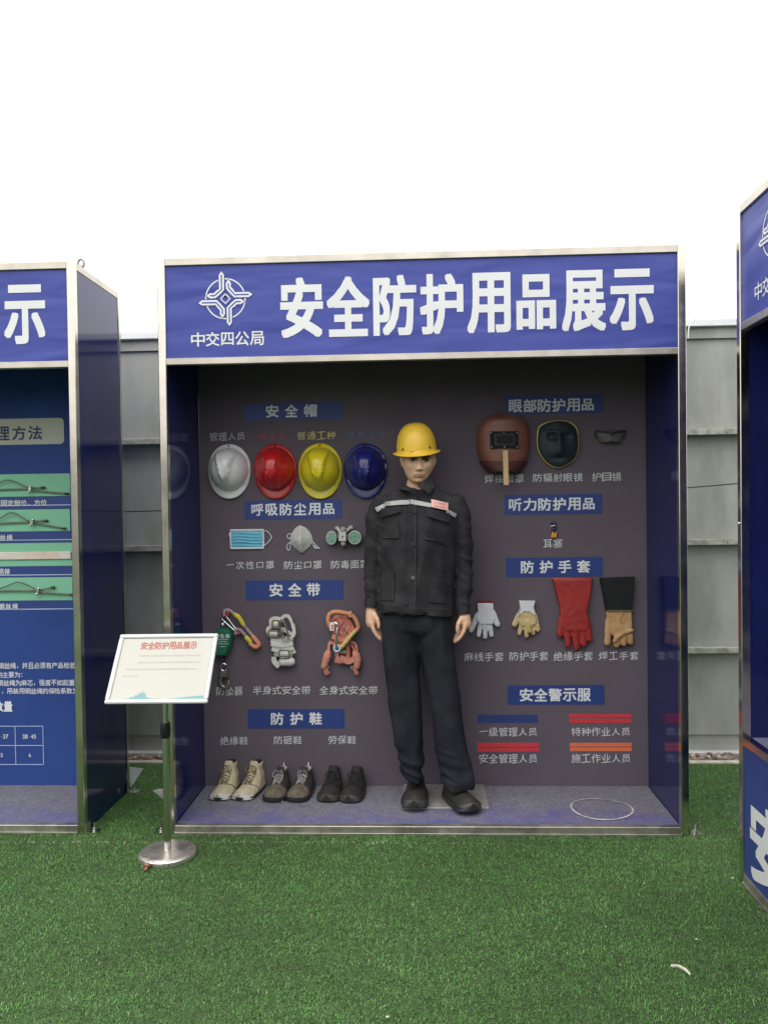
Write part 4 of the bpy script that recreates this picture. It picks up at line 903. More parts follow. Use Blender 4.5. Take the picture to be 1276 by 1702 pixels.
# ------------------------------------------------------------------ shoes
def shoe_meshes(mb_up, mb_sole, L, Wd, hA, hT, high):
    """toe at y=-L, heel at y=0, x centred, z from 0"""
    pass
def shoe(parent_thing, M, L=.27, Wd=.098, ankle=.115, toe_h=.055, upm=None, solem=None, lacem=None, capm=None, innerm=None, sole_h=.02, tongue=.02, shaft_y=.075, lace_n=4, untidy=0, pull=None, name_prefix='', capkind='cap', rough_disp=.001, tonguem=None, upm2=None, seamm=None):
    N = 22
    def wfun(t):   # t 0 heel .. 1 toe
        a = .70+.34*math.sin(min(1,t/.72)*math.pi/2)**1.5; e = max(0,1-((t-.74)/.26)**2.8)**.42 if t > .74 else 1
        h = math.sqrt(max(0,1-((.12-t)/.12)**2)) if t < .12 else 1
        return Wd/2*(a if t < .72 else 1.04)*max(e,.2)*max(h,.3)
    def hfun(t):
        top = ankle if t < .33 else ankle+(toe_h-ankle)*((t-.33)/.33)**.62 if t < .66 else toe_h
        if t > .8: top = sole_h+(toe_h-sole_h)*math.sqrt(max(0,1-((t-.8)/.215)**2.4))
        return top
    up = MB(); R = []
    for i in range(N+1):
        t = i/N; w_, h_ = wfun(t)*.97, hfun(t); y = -L*t; r = []
        e = 1.35+.9*min(1,max(0,t-.3)/.4)
        for j in range(20):
            a = 2*math.pi*j/20; c, s = math.cos(a), math.sin(a); zz = max(0, s)
            zc = sole_h*.6; z = zc+(h_-zc)*(abs(s)**(1/ (1.25 if t > .4 else 1.7))) if s > 0 else zc+s*.004
            nar = 1-(.46*zz**1.6 if t < .42 else .34*zz**1.4)
            r.append((w_*nar*math.copysign(abs(c)**.85, c), y, z))
        R.append(r)
    up.loft(R)
    if ankle > .1:
        up.vloft([(0,-.062,.05,Wd*.31,.055),(0,-.056,ankle*.8,Wd*.28,.048),(0,-.052,ankle,Wd*.29,.049)], 20)
    me = union(up, .005, 4, .5)
    displace(me, lambda p, n: rough_disp*noise.fractal(Vector(p)*60, 1, 2, 3))
    idx = [1 if (upm2 and -p_.center.y < L*.64 and (abs(p_.center.x) > .016 or -p_.center.y < L*.3) and p_.center.z > sole_h+.004) else 0 for p_ in me.polygons]
    me.transform(M); o = parent_thing.mesh('upper', me, [upm]+([upm2] if upm2 else []))
    if upm2: me.polygons.foreach_set('material_index', idx)
    def P(name, mb, m, **k):
        mb.v = [tuple(M @ Vector(q)) for q in mb.v]; return parent_thing.part(name, mb, m, **k)
    sb = MB(); R = []
    for z, g in ((0,.96),(.004,1.0),(sole_h,1.03),(sole_h+.003,.98)):
        r = []
        for i in range(N+1): t = i/N; r.append((wfun(t)*g+.002, -L*t-(.004 if i == N else 0)*g, z+.010*max(0,t-.86)/.14*(1 if z < .01 else .2)))
        for i in range(N, -1, -1): t = i/N; r.append((-wfun(t)*g-.002, -L*t-(.004 if i == N else 0)*g, z+.010*max(0,t-.86)/.14*(1 if z < .01 else .2)))
        R.append(r)
    sb.loft(R); P('sole', sb, solem, smooth=True, angle=35)
    if capm:
        cb = MB(); R = []
        for i in range(8):
            t = .80+.2*i/7; t = min(t, .998)
            w_, h_ = wfun(t)*1.02+.0015, (hfun(t) if capkind == 'cap' else min(hfun(t), sole_h+.022))+.002; r = []
            for j in range(13):
                a = math.pi*j/12; c, s = math.cos(a), math.sin(a)
                r.append((w_*math.copysign(abs(c)**.8, c)*(1-.25*s**1.5), -L*t-.003, sole_h*.5+(h_-sole_h*.5)*s**.75))
            R.append(r)
        cb.loft(R, closed=False); P('toe_cap', cb, capm, smooth=True, angle=60)
    if seamm:
        sp = []
        for j in range(13):
            a = math.pi*j/12; c, q_ = math.cos(a), math.sin(a); t = .50+.15*q_
            zc = sole_h*.6; hh_ = hfun(t); sp.append((wfun(t)*.97*(1-.34*q_**1.4)*math.copysign(abs(c)**.85, c)*1.02, -L*t, zc+(hh_-zc)*q_**.8+.003))
        P('seam', MB().tube(sp, .0022, 6), seamm, smooth=True)
    # opening, tongue, laces
    if innerm: P('lining', MB().vloft([(0,-.050,ankle+.000,Wd*.235,.039),(0,-.050,ankle+.0065,Wd*.235,.038)], 18), innerm)
    if tongue:
        tb = MB(); R = []
        for k in range(6):
            f = k/5; y = -L*(.58-.27*f); z = hfun(.58-.27*f)+.004+ (tongue*max(0,f-.6)/.4); hw = .016+.008*f
            R.append([(-hw, y, z-.006),(-hw*.6, y-.002, z+.002),(hw*.6, y-.002, z+.002),(hw, y, z-.006),(hw*.7,y+.006,z-.007),(-hw*.7,y+.006,z-.007)])
        tb.loft(R); P('tongue', tb, tonguem or upm, smooth=True, angle=60)
    for k in range(lace_n):
        f = (k+.3)/lace_n; t = .62-.24*f; z = hfun(t)+.004; y = -L*t; hw = .02+.003*f
        s = 1 if k%2 else -1
        lb_ = MB().tube([(-hw*s, y+.002, z-.007), (0, y-.004, z+.004), (hw*s, y-.013, z-.010)], .0026, 6)
        lb_.tube([(hw*s, y+.002, z-.007), (0, y-.004, z+.006), (-hw*s, y-.013, z-.010)], .0026, 6); P('lace', lb_, lacem, smooth=True, kind='stuff')
    z = hfun(.36)+.01; y = -L*.40
    for q in range(2+untidy):
        sgn = 1 if q%2 else -1; d = random.uniform(.7, 1.2)
        P('lace_loop', MB().tube(catmull([(0,y,z), (sgn*.015*d, y-.012, z+.012), (sgn*.034*d, y-.018, z-.004*d), (sgn*.026*d, y-.024, z-.022*d), (sgn*.008, y-.014, z-.002)], 4), .0024, 6), lacem, smooth=True)
    if pull: P('pull_tab', MB().tube([(0,-.004,ankle-.01),(0,-.008,ankle+.02)], .004, 6), pull)
def shoe_at(u, v, ztop, yaw, sc=1):
    q = onZ(u, v, ztop); R = Matrix.Rotation(yaw, 4, 'Z')
    L = .27*sc
    tip = R @ Vector((0, -L, 0)); return Matrix.Translation(Vector((q.x, q.y, ztop))-tip) @ R @ Matrix.Scale(sc, 4), Vector((q.x, q.y, ztop))
canvas = mat('canvas_khaki', (.56,.49,.34), .9, 0, .08, 30, .3, 160); rub_w = mat('rubber_dirty_white', (.55,.53,.50), .6, 0, .15, 25); lac_ol = mat('lace_olive', (.16,.12,.05), .8); blk = mat('rubber_black', (.02,.02,.022), .5, 0, .2, 20)
khaki_suede = mat('suede_taupe', (.17,.14,.10), .9, 0, .2, 20, .3, 120, col2=(.09,.07,.05), c2scale=14); dark_mesh = mat('mesh_black', (.03,.03,.03), .8, 0, .3, 60); lac_g = mat('lace_grey', (.36,.35,.34), .8, 0, .5, 80)
blk_suede = mat('suede_black', (.022,.021,.020), .85, 0, .25, 25, .4, 120); lac_k = mat('lace_black', (.012,.012,.012), .8); lin_p = mat('lining_pale', (.4,.38,.33), .9); toe_k = mat('toe_grey', (.045,.045,.042), .5, 0, .2, 20)
for k, (u, v, yaw, lab) in enumerate(((362,1332,-.10,'khaki canvas high-top shoe, left one of its pair'), (398,1332,-.24,'khaki canvas high-top shoe, right one of its pair with laces flopped over'))):
    M_, b = shoe_at(u, v, ZS, yaw, .92); t = Thing('canvas_shoe', lab, 'shoe', b, group='work shoes lined up on the platform')
    shoe(t, M_, Wd=.120, ankle=.145, toe_h=.058, upm=canvas, seamm=lac_ol, solem=blk, lacem=lac_ol, capm=rub_w, innerm=blk, sole_h=.016, tongue=.012, untidy=1+k, capkind='rand')
for k, (u, v, yaw, lab) in enumerate(((452,1335,-.08,'taupe suede safety shoe with black laces, left of pair'), (489,1335,-.16,'taupe suede safety shoe with black laces, right of pair'))):
    M_, b = shoe_at(u, v, ZS, yaw, .92); t = Thing('safety_shoe', lab, 'shoe', b, group='work shoes lined up on the platform')
    shoe(t, M_, Wd=.122, ankle=.112, toe_h=.072, upm=khaki_suede, upm2=dark_mesh, solem=blk, lacem=lac_g, capm=None, innerm=lin_p, sole_h=.024, tongue=.022, pull=pwhite, tonguem=dark_mesh, rough_disp=.0015)
solo('price_tag', MB().box(onZ(469,1333,ZS).x-.006, onZ(469,1333,ZS).x+.006, onZ(469,1333,ZS).y-.001, onZ(469,1333,ZS).y+.05, ZS+.002, ZS+.004), pwhite, 'thin white tag strip between the two taupe safety shoes', 'tag', loc=onZ(469,1333,ZS))
for k, (u, v, yaw, lab) in enumerate(((543,1335,-.08,'black suede work shoe with loose laces, left of pair'), (579,1336,-.14,'black suede work shoe with loose laces, right of pair'))):
    M_, b = shoe_at(u, v, ZS, yaw, .92); t = Thing('work_shoe', lab, 'shoe', b, group='work shoes lined up on the platform')
    shoe(t, M_, Wd=.120, ankle=.112, toe_h=.066, upm=blk_suede, seamm=lac_k, solem=blk, lacem=lac_k, capm=toe_k, innerm=blk, sole_h=.022, tongue=.028, untidy=2, capkind='rand', tonguem=lac_k)

# ------------------------------------------------------------------ steel plate under the mannequin
q0, q1 = onZ(668,1342,.052), onZ(812,1340,.052)
mb = MB(); mb.box(q0.x, q1.x, q0.y, D-.01, ZS+.001, ZS+.011, bev=.001)
PLT = ZS+.011
solo('base_plate', mb, mat('scuffed_plate', (.30,.285,.27), .5, .3, .2, 9, .1, 60, col2=(.4,.38,.36), c2scale=20), 'scuffed steel base plate under the mannequin feet', 'base plate', loc=(q0.x, q0.y, ZS))

# ------------------------------------------------------------------ mannequin
YM = .33
SM = (YM-CY)/F_PX
def M(u, v, y=YM): 
    q = onY(u, v, YM); return Vector((q.x, y, q.z))
man = Thing('mannequin', 'male mannequin in black work jacket and trousers with yellow helmet', 'mannequin', (1.21, YM, PLT))
skin = mat('mannequin_skin', (.74,.46,.31), .5, 0, .05, 12, .02, 20, spec=.4)
skin.node_tree.nodes['Principled BSDF'].inputs['Subsurface Weight'].default_value = .0
# head relief in a local frame: x right, z up from eye level, y towards the viewer is negative
HC = M(695, 764.5, YM-.02)
hyaw, hroll = math.radians(4), math.radians(2)
HR = Matrix.Translation(HC) @ Matrix.Rotation(hroll, 4, 'Y') @ Matrix.Rotation(hyaw, 4, 'Z') @ Matrix.Rotation(math.radians(5), 4, 'X')
def g(x, s): return math.exp(-(x/s)**2)
def head_mesh(mb, nu=96, nv=90):
    R = []
    for i in range(1, nv):
        ph = math.pi*i/nv; z = .118*math.cos(ph)     # -.118..+.118
        zz = z
        w = .076*math.sin(ph)**.62; dpt_f = .088*math.sin(ph)**.55; dpt_b = .100*math.sin(ph)**.6
        if z < -.02:      # jaw narrows, back of the skull tucks in
            k = (-z-.02)/.098; w *= 1-.24*k**1.7; dpt_b *= 1-.75*k; dpt_f *= 1-.06*k
        ring = []
        for j in range(nu):
            a = 2*math.pi*j/nu; c, s = math.cos(a), math.sin(a)
            x = w*math.copysign(abs(c)**.95, c); y = (dpt_f if s < 0 else dpt_b)*math.copysign(abs(s)**.95, s)
            if s < 0:
                fr = min(1, abs(s)*1.6); d = 0
                d += .029*g(x, .0085+max(0,-z)*.10)*((1/(1+math.exp((-z-.047)/.0025)))*max(0,min(1,(.012-z)/.052)))   # nose
                d += .010*g(abs(x)-.012, .007)*g(z+.043, .007)                                         # nostril wings
                d -= .013*g(abs(x)-.031, .017)*g(z+.001, .011)                                          # sockets
                d += .0055*g(abs(x)-.031, .013)*g(z+.001, .006)                                         # lids
                d += .008*g(z-.017, .008)*g(x, .05)                                                     # brow
                d += .005*g(abs(x)-.046, .016)*g(z+.030, .014)                                          # cheek bone
                d -= .006*g(abs(x)-.044, .013)*g(z+.065, .018)                                          # hollow cheek
                d += .007*g(x, .026)*g(z+.071, .014)
                d += .0045*g(x, .020)*g(z+.0655, .0038)+.0055*g(x, .018)*g(z+.077, .0048)               # lips
                d -= .006*g(x, .024)*g(z+.0712, .0026); d -= .004*g(x,.022)*g(z+.0875,.0045)
                d += .010*g(x, .022)*g(z+.103, .012); d -= .002*g(x,.003)*g(z+.056,.006)
                y -= d*fr
            ring.append(tuple(HR @ Vector((x, y, zz))))
        R.append(ring)
    mb.loft(R[::-1])
    for s in (-1, 1):
        P = [HR @ Vector((s*.078, .012, .018)), HR @ Vector((s*.083, .018, .0)), HR @ Vector((s*.076, .008, -.032))]
        mb.tube(P, [.012,.013,.008], 10, flat=.6, up=(1,0,0))
bm_ = MB(); head_mesh(bm_)
ne = HR @ Vector((0, .03, -.07)); sh = M(697, 822, YM+.02)
bm_.vloft([(ne.x,ne.y+.005,ne.z+.03,.048,.05),(ne.x,ne.y,ne.z-.02,.050,.052),(sh.x,sh.y,M(0,805).z,.056,.058),(sh.x,sh.y+.005,M(0,826).z,.075,.055),(sh.x,sh.y+.01,M(0,855).z,.12,.065),(sh.x-.0,sh.y+.005,M(0,930).z,.125,.075),(sh.x,sh.y,M(0,1000).z,.12,.075),(M(692,0).x,sh.y,M(0,1050).z,.10,.06)], 24)
# arms and legs inside the clothes
def limb(pts, rad, **k): bm_.tube(pts, [r*SM for r in rad], 14, **k)
limb([M(640,842), M(624,918,YM+.01), M(618,1000,YM-.01)], [11,9,7.5]); limb([M(755,838), M(768,920,YM+.01), M(769,1012,YM-.01)], [11,9,7.5])
limb([M(668,1045), M(668,1150,YM-.01), M(682,1288,YM-.02)], [18,14,8]); limb([M(722,1045), M(742,1150,YM-.02), M(764,1298,YM-.06)], [18,14,8])
def hand(wr, palm, dirv, side):
    """seen from its thumb edge: fingers stacked in depth and curled a little towards the body"""
    bm_.tube([wr, wr.lerp(palm,.5), palm], [.023,.029,.030], 14, flat=1.25)
    for k in range(4):
        yo = (-.030, -.010, .010, .029)[k]; Ln = (.92,1.05,1.0,.8)[k]; bd = (.0,.1,.22,.34)[k]
        a = palm+Vector((dirv*.002*k, yo*.95, .004)); b = palm+Vector((dirv*(.012+.004*k)*Ln, yo, -.038*Ln)); c_ = palm+Vector((dirv*(.027+.006*k)*Ln, yo*.95, -.064*Ln)); d_ = palm+Vector((dirv*(.044+.006*k)*Ln, yo*.9, -.084*Ln))
        bm_.tube([a, b, c_, d_], [.0105,.0098,.0088,.0072], 10)
    th = wr.lerp(palm, .45)
    bm_.tube([th+Vector((dirv*.014,-.022,0)), th+Vector((dirv*.032,-.036,-.028)), th+Vector((dirv*.037,-.038,-.052)), th+Vector((dirv*.036,-.036,-.066))], [.013,.011,.0095,.008], 10)
hand(M(617,1006,YM-.01), M(618,1034,YM-.012), 1, -1); hand(M(770,1016,YM-.01), M(773,1036,YM-.012), -1, 1)
body = union(bm_, .0034, 2, .4)
man.mesh('body', body, skin)
# eyes, brows, lips
for s in (-1, 1):
    e = HR @ Vector((s*.031, -.076, -.001)); eo = man.part('eye', MB().ball(e, (.0145,.008,.0062), 8), mat('eye_white', (.42,.38,.34), .3), smooth=True)
    man.part('iris', MB().ball(e+Vector((.001,-.0048,.0004)), (.0068,.004,.0060), 6), black_p, smooth=True, parent=eo)
    L = [HR @ Vector((s*x, -.0895+abs(x-.03)*.28, z)) for x, z in ((.012,.0035),(.022,.0078),(.033,.0082),(.045,.002))]
    man.part('upper_lid', MB().tube(L, .0032, 6), mat('lash', (.02,.013,.01), .6), smooth=True)
    L = [HR @ Vector((s*x, -.098+abs(x-.02)*.34, z)) for x, z in ((.012,.014),(.025,.0185),(.04,.019),(.054,.012))]
    man.part('eyebrow', MB().tube(L, [.0045,.0052,.0044,.0025], 6, flat=.6), mat('brow_paint', (.06,.03,.018), .7), smooth=True)
lipm = mat('lip_paint', (.52,.22,.16), .4)
bvh_body = BVHTree.FromPolygons([v.co[:] for v in body.vertices], [tuple(p.vertices) for p in body.polygons])
# the body mesh was shifted into the mannequin's frame
ML = man.loc
def drape(mb, bvh, quad, nx, nz, off, th, mi=0, edge=0, yfix=None):
    """a cloth patch laid on the surface behind the four photo-plane corners (tl, tr, br, bl)"""
    P = [M(*q) for q in quad]; G = []; last = None
    for i in range(nz+1):
        row = []
        for j in range(nx+1):
            a = P[0].lerp(P[1], j/nx); b = P[3].lerp(P[2], j/nx); p = a.lerp(b, i/nz)-ML
            h = bvh.ray_cast(Vector((p.x, -2, p.z)), Vector((0,1,0)))[0]
            y = h.y if h is not None else (last if last is not None else 0)
            last = y; row.append(Vector((p.x, y, p.z))+ML)
        G.append(row)
    A = [q+Vector((0,-off-th,0)) for r in G for q in r]; B = [q+Vector((0,-off+.004,0)) for r in G for q in r]
    n = nx+1; o = len(A); fs = []
    for i in range(nz):
        for j in range(nx):
            fs.append((i*n+j, i*n+j+1, (i+1)*n+j+1, (i+1)*n+j)); fs.append(tuple(o+k for k in (i*n+j, (i+1)*n+j, (i+1)*n+j+1, i*n+j+1)))
    bd = [j for j in range(nx)]+[i*n+nx for i in range(nz)]+[nz*n+j for j in range(nx, 0, -1)]+[i*n for i in range(nz, 0, -1)]
    for k in range(len(bd)): a, b = bd[k], bd[(k+1)%len(bd)]; fs.append((b, a, o+a, o+b))
    mb.add(A+B, fs, mi); return mb
mb = MB(); R = []
for s in range(2):
    R = []
    for i in range(13):
        x = -.026+.052*i/12; k = 1-(x/.0265)**2; z0 = -.0712-.003*abs(x)/.026
        hgt = (.0062*math.sqrt(max(k,0))*(1-.18*g(x,.004)) if s == 0 else -.0078*math.sqrt(max(k,0)))
        col = []
        for q in range(5):
            z = z0+hgt*q/4; p = HR @ Vector((x, -.2, z)); dv = HR.to_3x3() @ Vector((0,1,0))
            h = bvh_body.ray_cast(p-ML, dv)[0]; col.append((h if h else p-ML+dv*.1)+ML-dv*.0012*math.sin(math.pi*min(q+.4,4)/4.4))
        R.append(col)
    mb.loft(R, closed=False)
man.part('lips', mb, lipm, smooth=True)
e = M(717.5, 777, YM-.015); man.part('ear_plug', MB().ball(e, (.010,.013,.016), 8), mat('plug_red', (.55,.03,.05), .4), smooth=True, label='red ear plug on the right of the face')

# jacket
cloth = mat('jacket_cloth', (.029,.028,.032), .85, 0, .25, 14, .35, 240, spec=.15, col2=(.040,.038,.042), c2scale=6)
troc = mat('trouser_cloth', (.017,.0185,.025), .85, 0, .2, 10, .35, 240, spec=.15, col2=(.025,.027,.034), c2scale=4)
jk = MB()
def sec(v, l, r, ry, dy=0, e=2.4): a, b = M(l, v), M(r, v); return ((a.x+b.x)/2, YM+dy, a.z*.5+b.z*.5, (b.x-a.x)/2, ry)
jk.vloft([sec(809,677,722,.050,.025), sec(812,668,730,.066,.02), sec(815,656,740,.074,.02), sec(820,640,756,.084,.015), sec(832,628,766,.098,.01), sec(850,626,766,.112,0), sec(880,628,764,.122,0), sec(915,630,760,.122,0), sec(950,629,756,.120,0), sec(985,628,752,.120,0), sec(1005,627,752,.124,0), sec(1018,628,752,.122,0)], 40, e=2.3)
jk.tube([M(634,838), M(626,862), M(620,900,YM+.008), M(618,940,YM+.004), M(617,975,YM-.004), M(617,1000,YM-.01)], [r*SM for r in (16,18,15,13,12.5,10.5)], 20, flat=1.15)
jk.tube([M(758,834), M(765,860), M(770,900,YM+.008), M(772,940,YM+.004), M(771,980,YM-.004), M(769,1010,YM-.01)], [r*SM for r in (16,18,15.5,14,13,10.5)], 20, flat=1.15)
jme = union(jk, .0065, 3, .5)
def wrinkle(p, n):
    v = Vector(p); d = .004*noise.noise(v*7)+.0022*noise.noise(v*17)
    arm = abs(p[0]-1.18) > .185
    if arm:
        q = Vector((p[0]*6, p[1]*6, p[2]*19+ p[0]*10)); d += .0065*(1-abs(noise.noise(q))*2.2)-.003
        d += .007*noise.noise(Vector((p[0]*7+3, p[1]*6, p[2]*6)))
        d += .002*noise.noise(Vector((p[0]*16,p[1]*16,p[2]*34)))
    else:
        q = Vector((p[0]*10, p[1]*3, p[2]*2.2)); d += .017*(1-abs(noise.noise(q))*2.2)-.008
        # drag lines from chest to hem on the wearer's left
        q = Vector(((p[0]+(p[2]-1.2)*.45)*15, 3, p[2]*2)); d += .011*noise.noise(q)
    return d
displace(jme, wrinkle)
_z0 = M(0,1018).z
for v_ in jme.vertices:      # the hem hangs lower on the wearer's left
    if 1.0 < v_.co.x < 1.345: v_.co.z -= max(0, min(1, (_z0+.20-v_.co.z)/.20))*(v_.co.x-1.14)*.13
man.mesh('jacket', jme, cloth)
jb = BVHTree.FromPolygons([v.co[:] for v in jme.vertices], [tuple(p.vertices) for p in jme.polygons])
jk_o = [o for o in man.o.children if o.name.startswith('jacket')][0]
edge = mat('seam_thread', (.035,.035,.038), .8)
def dp(name, quad, nx, nz, off, th, m, parent=jk_o, **k): return man.part(name, drape(MB(), jb, quad, nx, nz, off, th), m, smooth=True, angle=40, parent=parent, **k)
dp('placket', [(679,812),(693,810),(692,1016),(674,1013)], 3, 40, .003, .004, cloth)
dp('hem_band', [(628,1000),(751,1012),(751,1027),(627,1013)], 30, 3, .004, .005, cloth)
for q in ([(636,868),(664,867),(664,892),(637,893)], [(710,874),(743,878),(742,905),(712,893)]): dp('pocket', q, 8, 8, .003, .004, cloth)
for q in ([(634,845),(667,841),(667,850),(633,860)], [(709,845),(747,853),(746,868),(709,857)]):
    dp('pocket_flap', q, 9, 4, .009, .006, cloth)
    l, r = q[3], q[2]; dp('flap_seam', [(l[0],l[1]-.8),(r[0],r[1]-.8),r,l], 9, 1, .0155, .0012, edge)
for q in ([(632,948),(654,943),(654,992),(630,996)], [(712,950),(740,954),(742,1000),(712,996)]): dp('pocket', q, 8, 12, .002, .004, cloth)
for q in ([(654,944),(655.2,944),(655.2,992),(654,992)], [(712,950),(740,954),(740,955.2),(712,951.2)], [(637,892),(664,891),(664,892.2),(637,893.2)], [(705,891),(722,896),(722,898),(705,893)], [(690,815),(691,815),(690,1000),(688.8,1000)], [(632,999),(751,1010),(751,1011),(632,1000)]):
    dp('stitching', q, 10 if abs(q[0][0]-q[1][0]) > 4 else 1, 1 if abs(q[0][0]-q[1][0]) > 4 else 12, .0075, .0015, edge)
refl = mat('reflective_tape', (.36,.36,.35), .5, .1, .08, 30, .1, 60)
for q in ([(624,844),(641,836),(641,843),(628,851)], [(641,834),(671,831),(671,838.5),(641,841)], [(671,831.5),(681,831),(681,838),(671,839)], [(682,830),(698,833),(697,840),(682,837.5)], [(698,833),(717,837),(715,843),(697,840)], [(742,846),(758,854),(755,860),(740,851)]):
    dp('reflective_tape', q, 8, 2, .006, .003, refl)
bq = [(716,829.5),(737,831.5),(744,837.5),(743,849),(716,843)]
dp('name_badge', [(716,830),(744,836),(743,848.5),(716,842.5)], 6, 3, .011, .004, mat('badge_pink', (.74,.42,.37), .5))
ink = mat('badge_ink', (.55,.12,.13), .5)
for v, k in ((834.5,4),(840,5)):   # two short rows of unreadable red characters on the badge
    for i in range(k):
        u = 721+i*(19/k)+.5; vv = v+(u-716)*.2; dp('badge_print', [(u,vv-1.6),(u+2.2,vv-1.3),(u+2,vv+1.3),(u+.3,vv+1)], 1, 1, .0155, .001, ink)
bt = mat('button_black', (.03,.03,.032), .35)
for (u, v), m_ in (((689,850),bt), ((687,903),bt), ((686.5,956.5),mat('button_metal', (.22,.22,.2), .35, .6)), ((675.5,997),bt)):
    p = M(u, v)-ML; h = jb.ray_cast(Vector((p.x,-2,p.z)), Vector((0,1,0)))[0]
    if h: c = h+ML; man.part('button', MB().tube([(c.x,c.y-.006,c.z),(c.x,c.y-.016,c.z)], .009, 12, up=(0,0,1), round_=False), m_, parent=jk_o)
# cuffs
for a, b, r in ((M(617,993,YM-.008), M(616.5,1009,YM-.012), 10.8), (M(768.5,1003,YM-.008), M(769,1020,YM-.012), 10.8)):
    man.part('cuff', MB().tube([a, a.lerp(b,.5), b], [r*SM, r*SM*1.04, r*SM], 20, flat=1.2, round_=False), cloth, smooth=True, angle=50, parent=jk_o)
# collar: a stand round the neck and two leaves
nk = M(697, 806, YM+.018); R = []
for k, (dz, rx, ry) in enumerate(((-.04,.082,.078),(-.014,.078,.074),(-.002,.075,.070),(-.004,.068,.064),(-.03,.068,.063))):
    R.append([(nk.x+rx*math.sin(a), nk.y-ry*math.cos(a), nk.z+dz*(1-.0)-.018*max(0,math.cos(a))+.022*max(0,math.sin(a))*0+.012*max(0,-math.cos(a))) for a in [math.radians(14+332*j/28) for j in range(29)]])
man.part('collar_stand', MB().loft(R, closed=False), cloth, smooth=True, angle=60, parent=jk_o)
def leaf(P):
    pts = [M(u, v, y) for u, v, y in P]; n = len(pts); mb = MB(); mb.add(pts+[p+Vector((0,.006,0)) for p in pts], [tuple(range(n)), tuple(range(n, 2*n))[::-1]]+[(i, (i+1)%n, n+(i+1)%n, n+i) for i in range(n)]); return mb
yF = YM-.085
man.part('collar_leaf', leaf([(693,809,yF-.016),(704,801,yF+.004),(716,787,YM-.03),(722,799,YM-.035),(721,810,yF-.002),(713,822,yF-.022),(704,815,yF-.026)]), cloth, parent=jk_o)
man.part('collar_leaf', leaf([(690,813,yF-.018),(680,810,yF+.004),(670,804,YM-.02),(663,809,YM-.02),(664,813,yF+.0),(679,817,yF-.02)]), cloth, parent=jk_o)

# trousers
tr = MB()
tr.vloft([sec(1000,634,748,.092), sec(1030,632,749,.100), sec(1044,634,750,.096), sec(1052,650,738,.080), sec(1060,668,722,.055), sec(1068,684,708,.03)], 32, e=2.4)
def lsec(v, l, r, ry, y): a, b = M(l, v), M(r, v); return ((a.x+b.x)/2, y, (a.z+b.z)/2, (b.x-a.x)/2, ry)
tr.vloft([lsec(1015,640,690,.070,YM), lsec(1040,634,697,.090,YM), lsec(1080,635.5,698,.086,YM), lsec(1115,639,697,.082,YM-.004), lsec(1150,643,698.5,.078,YM-.01), lsec(1200,652,700.5,.072,YM-.015), lsec(1240,659,702,.068,YM-.02), lsec(1262,664,703,.068,YM-.03), lsec(1280,668,704,.066,YM-.035), lsec(1291,671,702,.060,YM-.04)], 28, e=2.2)
tr.vloft([lsec(1015,700,744,.070,YM), lsec(1040,694,750,.090,YM), lsec(1080,698,752,.086,YM-.005), lsec(1115,704,757,.082,YM-.012), lsec(1150,710,762.5,.078,YM-.02), lsec(1200,717,771,.074,YM-.035), lsec(1240,725,776,.072,YM-.045), lsec(1265,730,780,.074,YM-.055), lsec(1285,734,784,.076,YM-.06), lsec(1299,736,785,.074,YM-.062)], 28, e=2.2)
tme = union(tr, .0065, 3, .5)
zk = M(0,1240).z
def twr(p, n):
    v = Vector(p); d = .004*noise.noise(v*6)+.002*noise.noise(v*20)
    q = Vector((p[0]*11, p[1]*5, p[2]*2.4)); d += .012*(1-abs(noise.noise(q))*2.2)-.006
    f = max(0, min(1, (zk+.05-p[2])/.15))      # bunched folds over the shoes
    d += f*(.016*(1-abs(noise.noise(Vector((p[0]*5, p[1]*4, p[2]*21+p[0]*7))))*2.4)-.004)
    d += .006*noise.noise(Vector((p[0]*8, p[1]*6, p[2]*14)))*max(0, 1-abs(p[2]-.56)/.14)
    return d
displace(tme, twr); man.mesh('trousers', tme, troc)
# shoes of the mannequin
msh = mat('shoe_olive_black', (.024,.021,.017), .7, 0, .25, 30, .3, 120)
for u, v, yaw in ((687.5,1347,-.06), (786,1352,.42)):
    M_, b = shoe_at(u, v, PLT+.004, yaw, 1.0)
    class _S:      # collect the shoe's pieces one level down, under one part named shoe
        pass
    so = bpy.data.objects.new('shoe', None); COL.objects.link(so); so.parent = man.o; so.location = (0,0,0)
    class Sub(Thing):
        def __init__(s): s.o = so; s.loc = ML; s.local = False
    shoe(Sub(), M_, Wd=.120, ankle=.10, toe_h=.068, upm=msh, solem=blk, lacem=lac_k, capm=toe_k, sole_h=.026, tongue=.01, capkind='rand', lace_n=4, rough_disp=.0015)

# helmet worn by the mannequin
hy = mat('helmet_yellow', (.84,.56,.05), .42, 0, .06, 6, .02, 10, coat=.1, col2=(.76,.48,.045), c2scale=3)
hc = M(692, 750, YM-.005); HW = 34.5*SM; HT = (M(0,706)-M(0,752)).z
Hm = Matrix.Translation(hc) @ Matrix.Rotation(math.radians(-3), 4, 'Y') @ Matrix.Rotation(math.radians(6), 4, 'X')
so = bpy.data.objects.new('helmet', None); COL.objects.link(so); so.parent = man.o; so['label'] = 'yellow safety helmet worn on the head'
class Sub2(Thing):
    def __init__(s): s.o = so; s.loc = ML; s.local = False
hs = Sub2()
def hp(name, mb, m, **k): mb.v = [tuple(Hm @ Vector(q)) for q in mb.v]; hs.part(name, mb, m, **k)
R = []
for i in range(20):
    f = i/19; a = f*math.pi/2; rr = math.cos(a)**.75 if i < 19 else .01; z = HT*math.sin(a)**.92
    R.append([(HW*.965*rr*math.cos(b), HW*1.22*rr*math.sin(b), z) for b in [2*math.pi*j/48 for j in range(48)]])
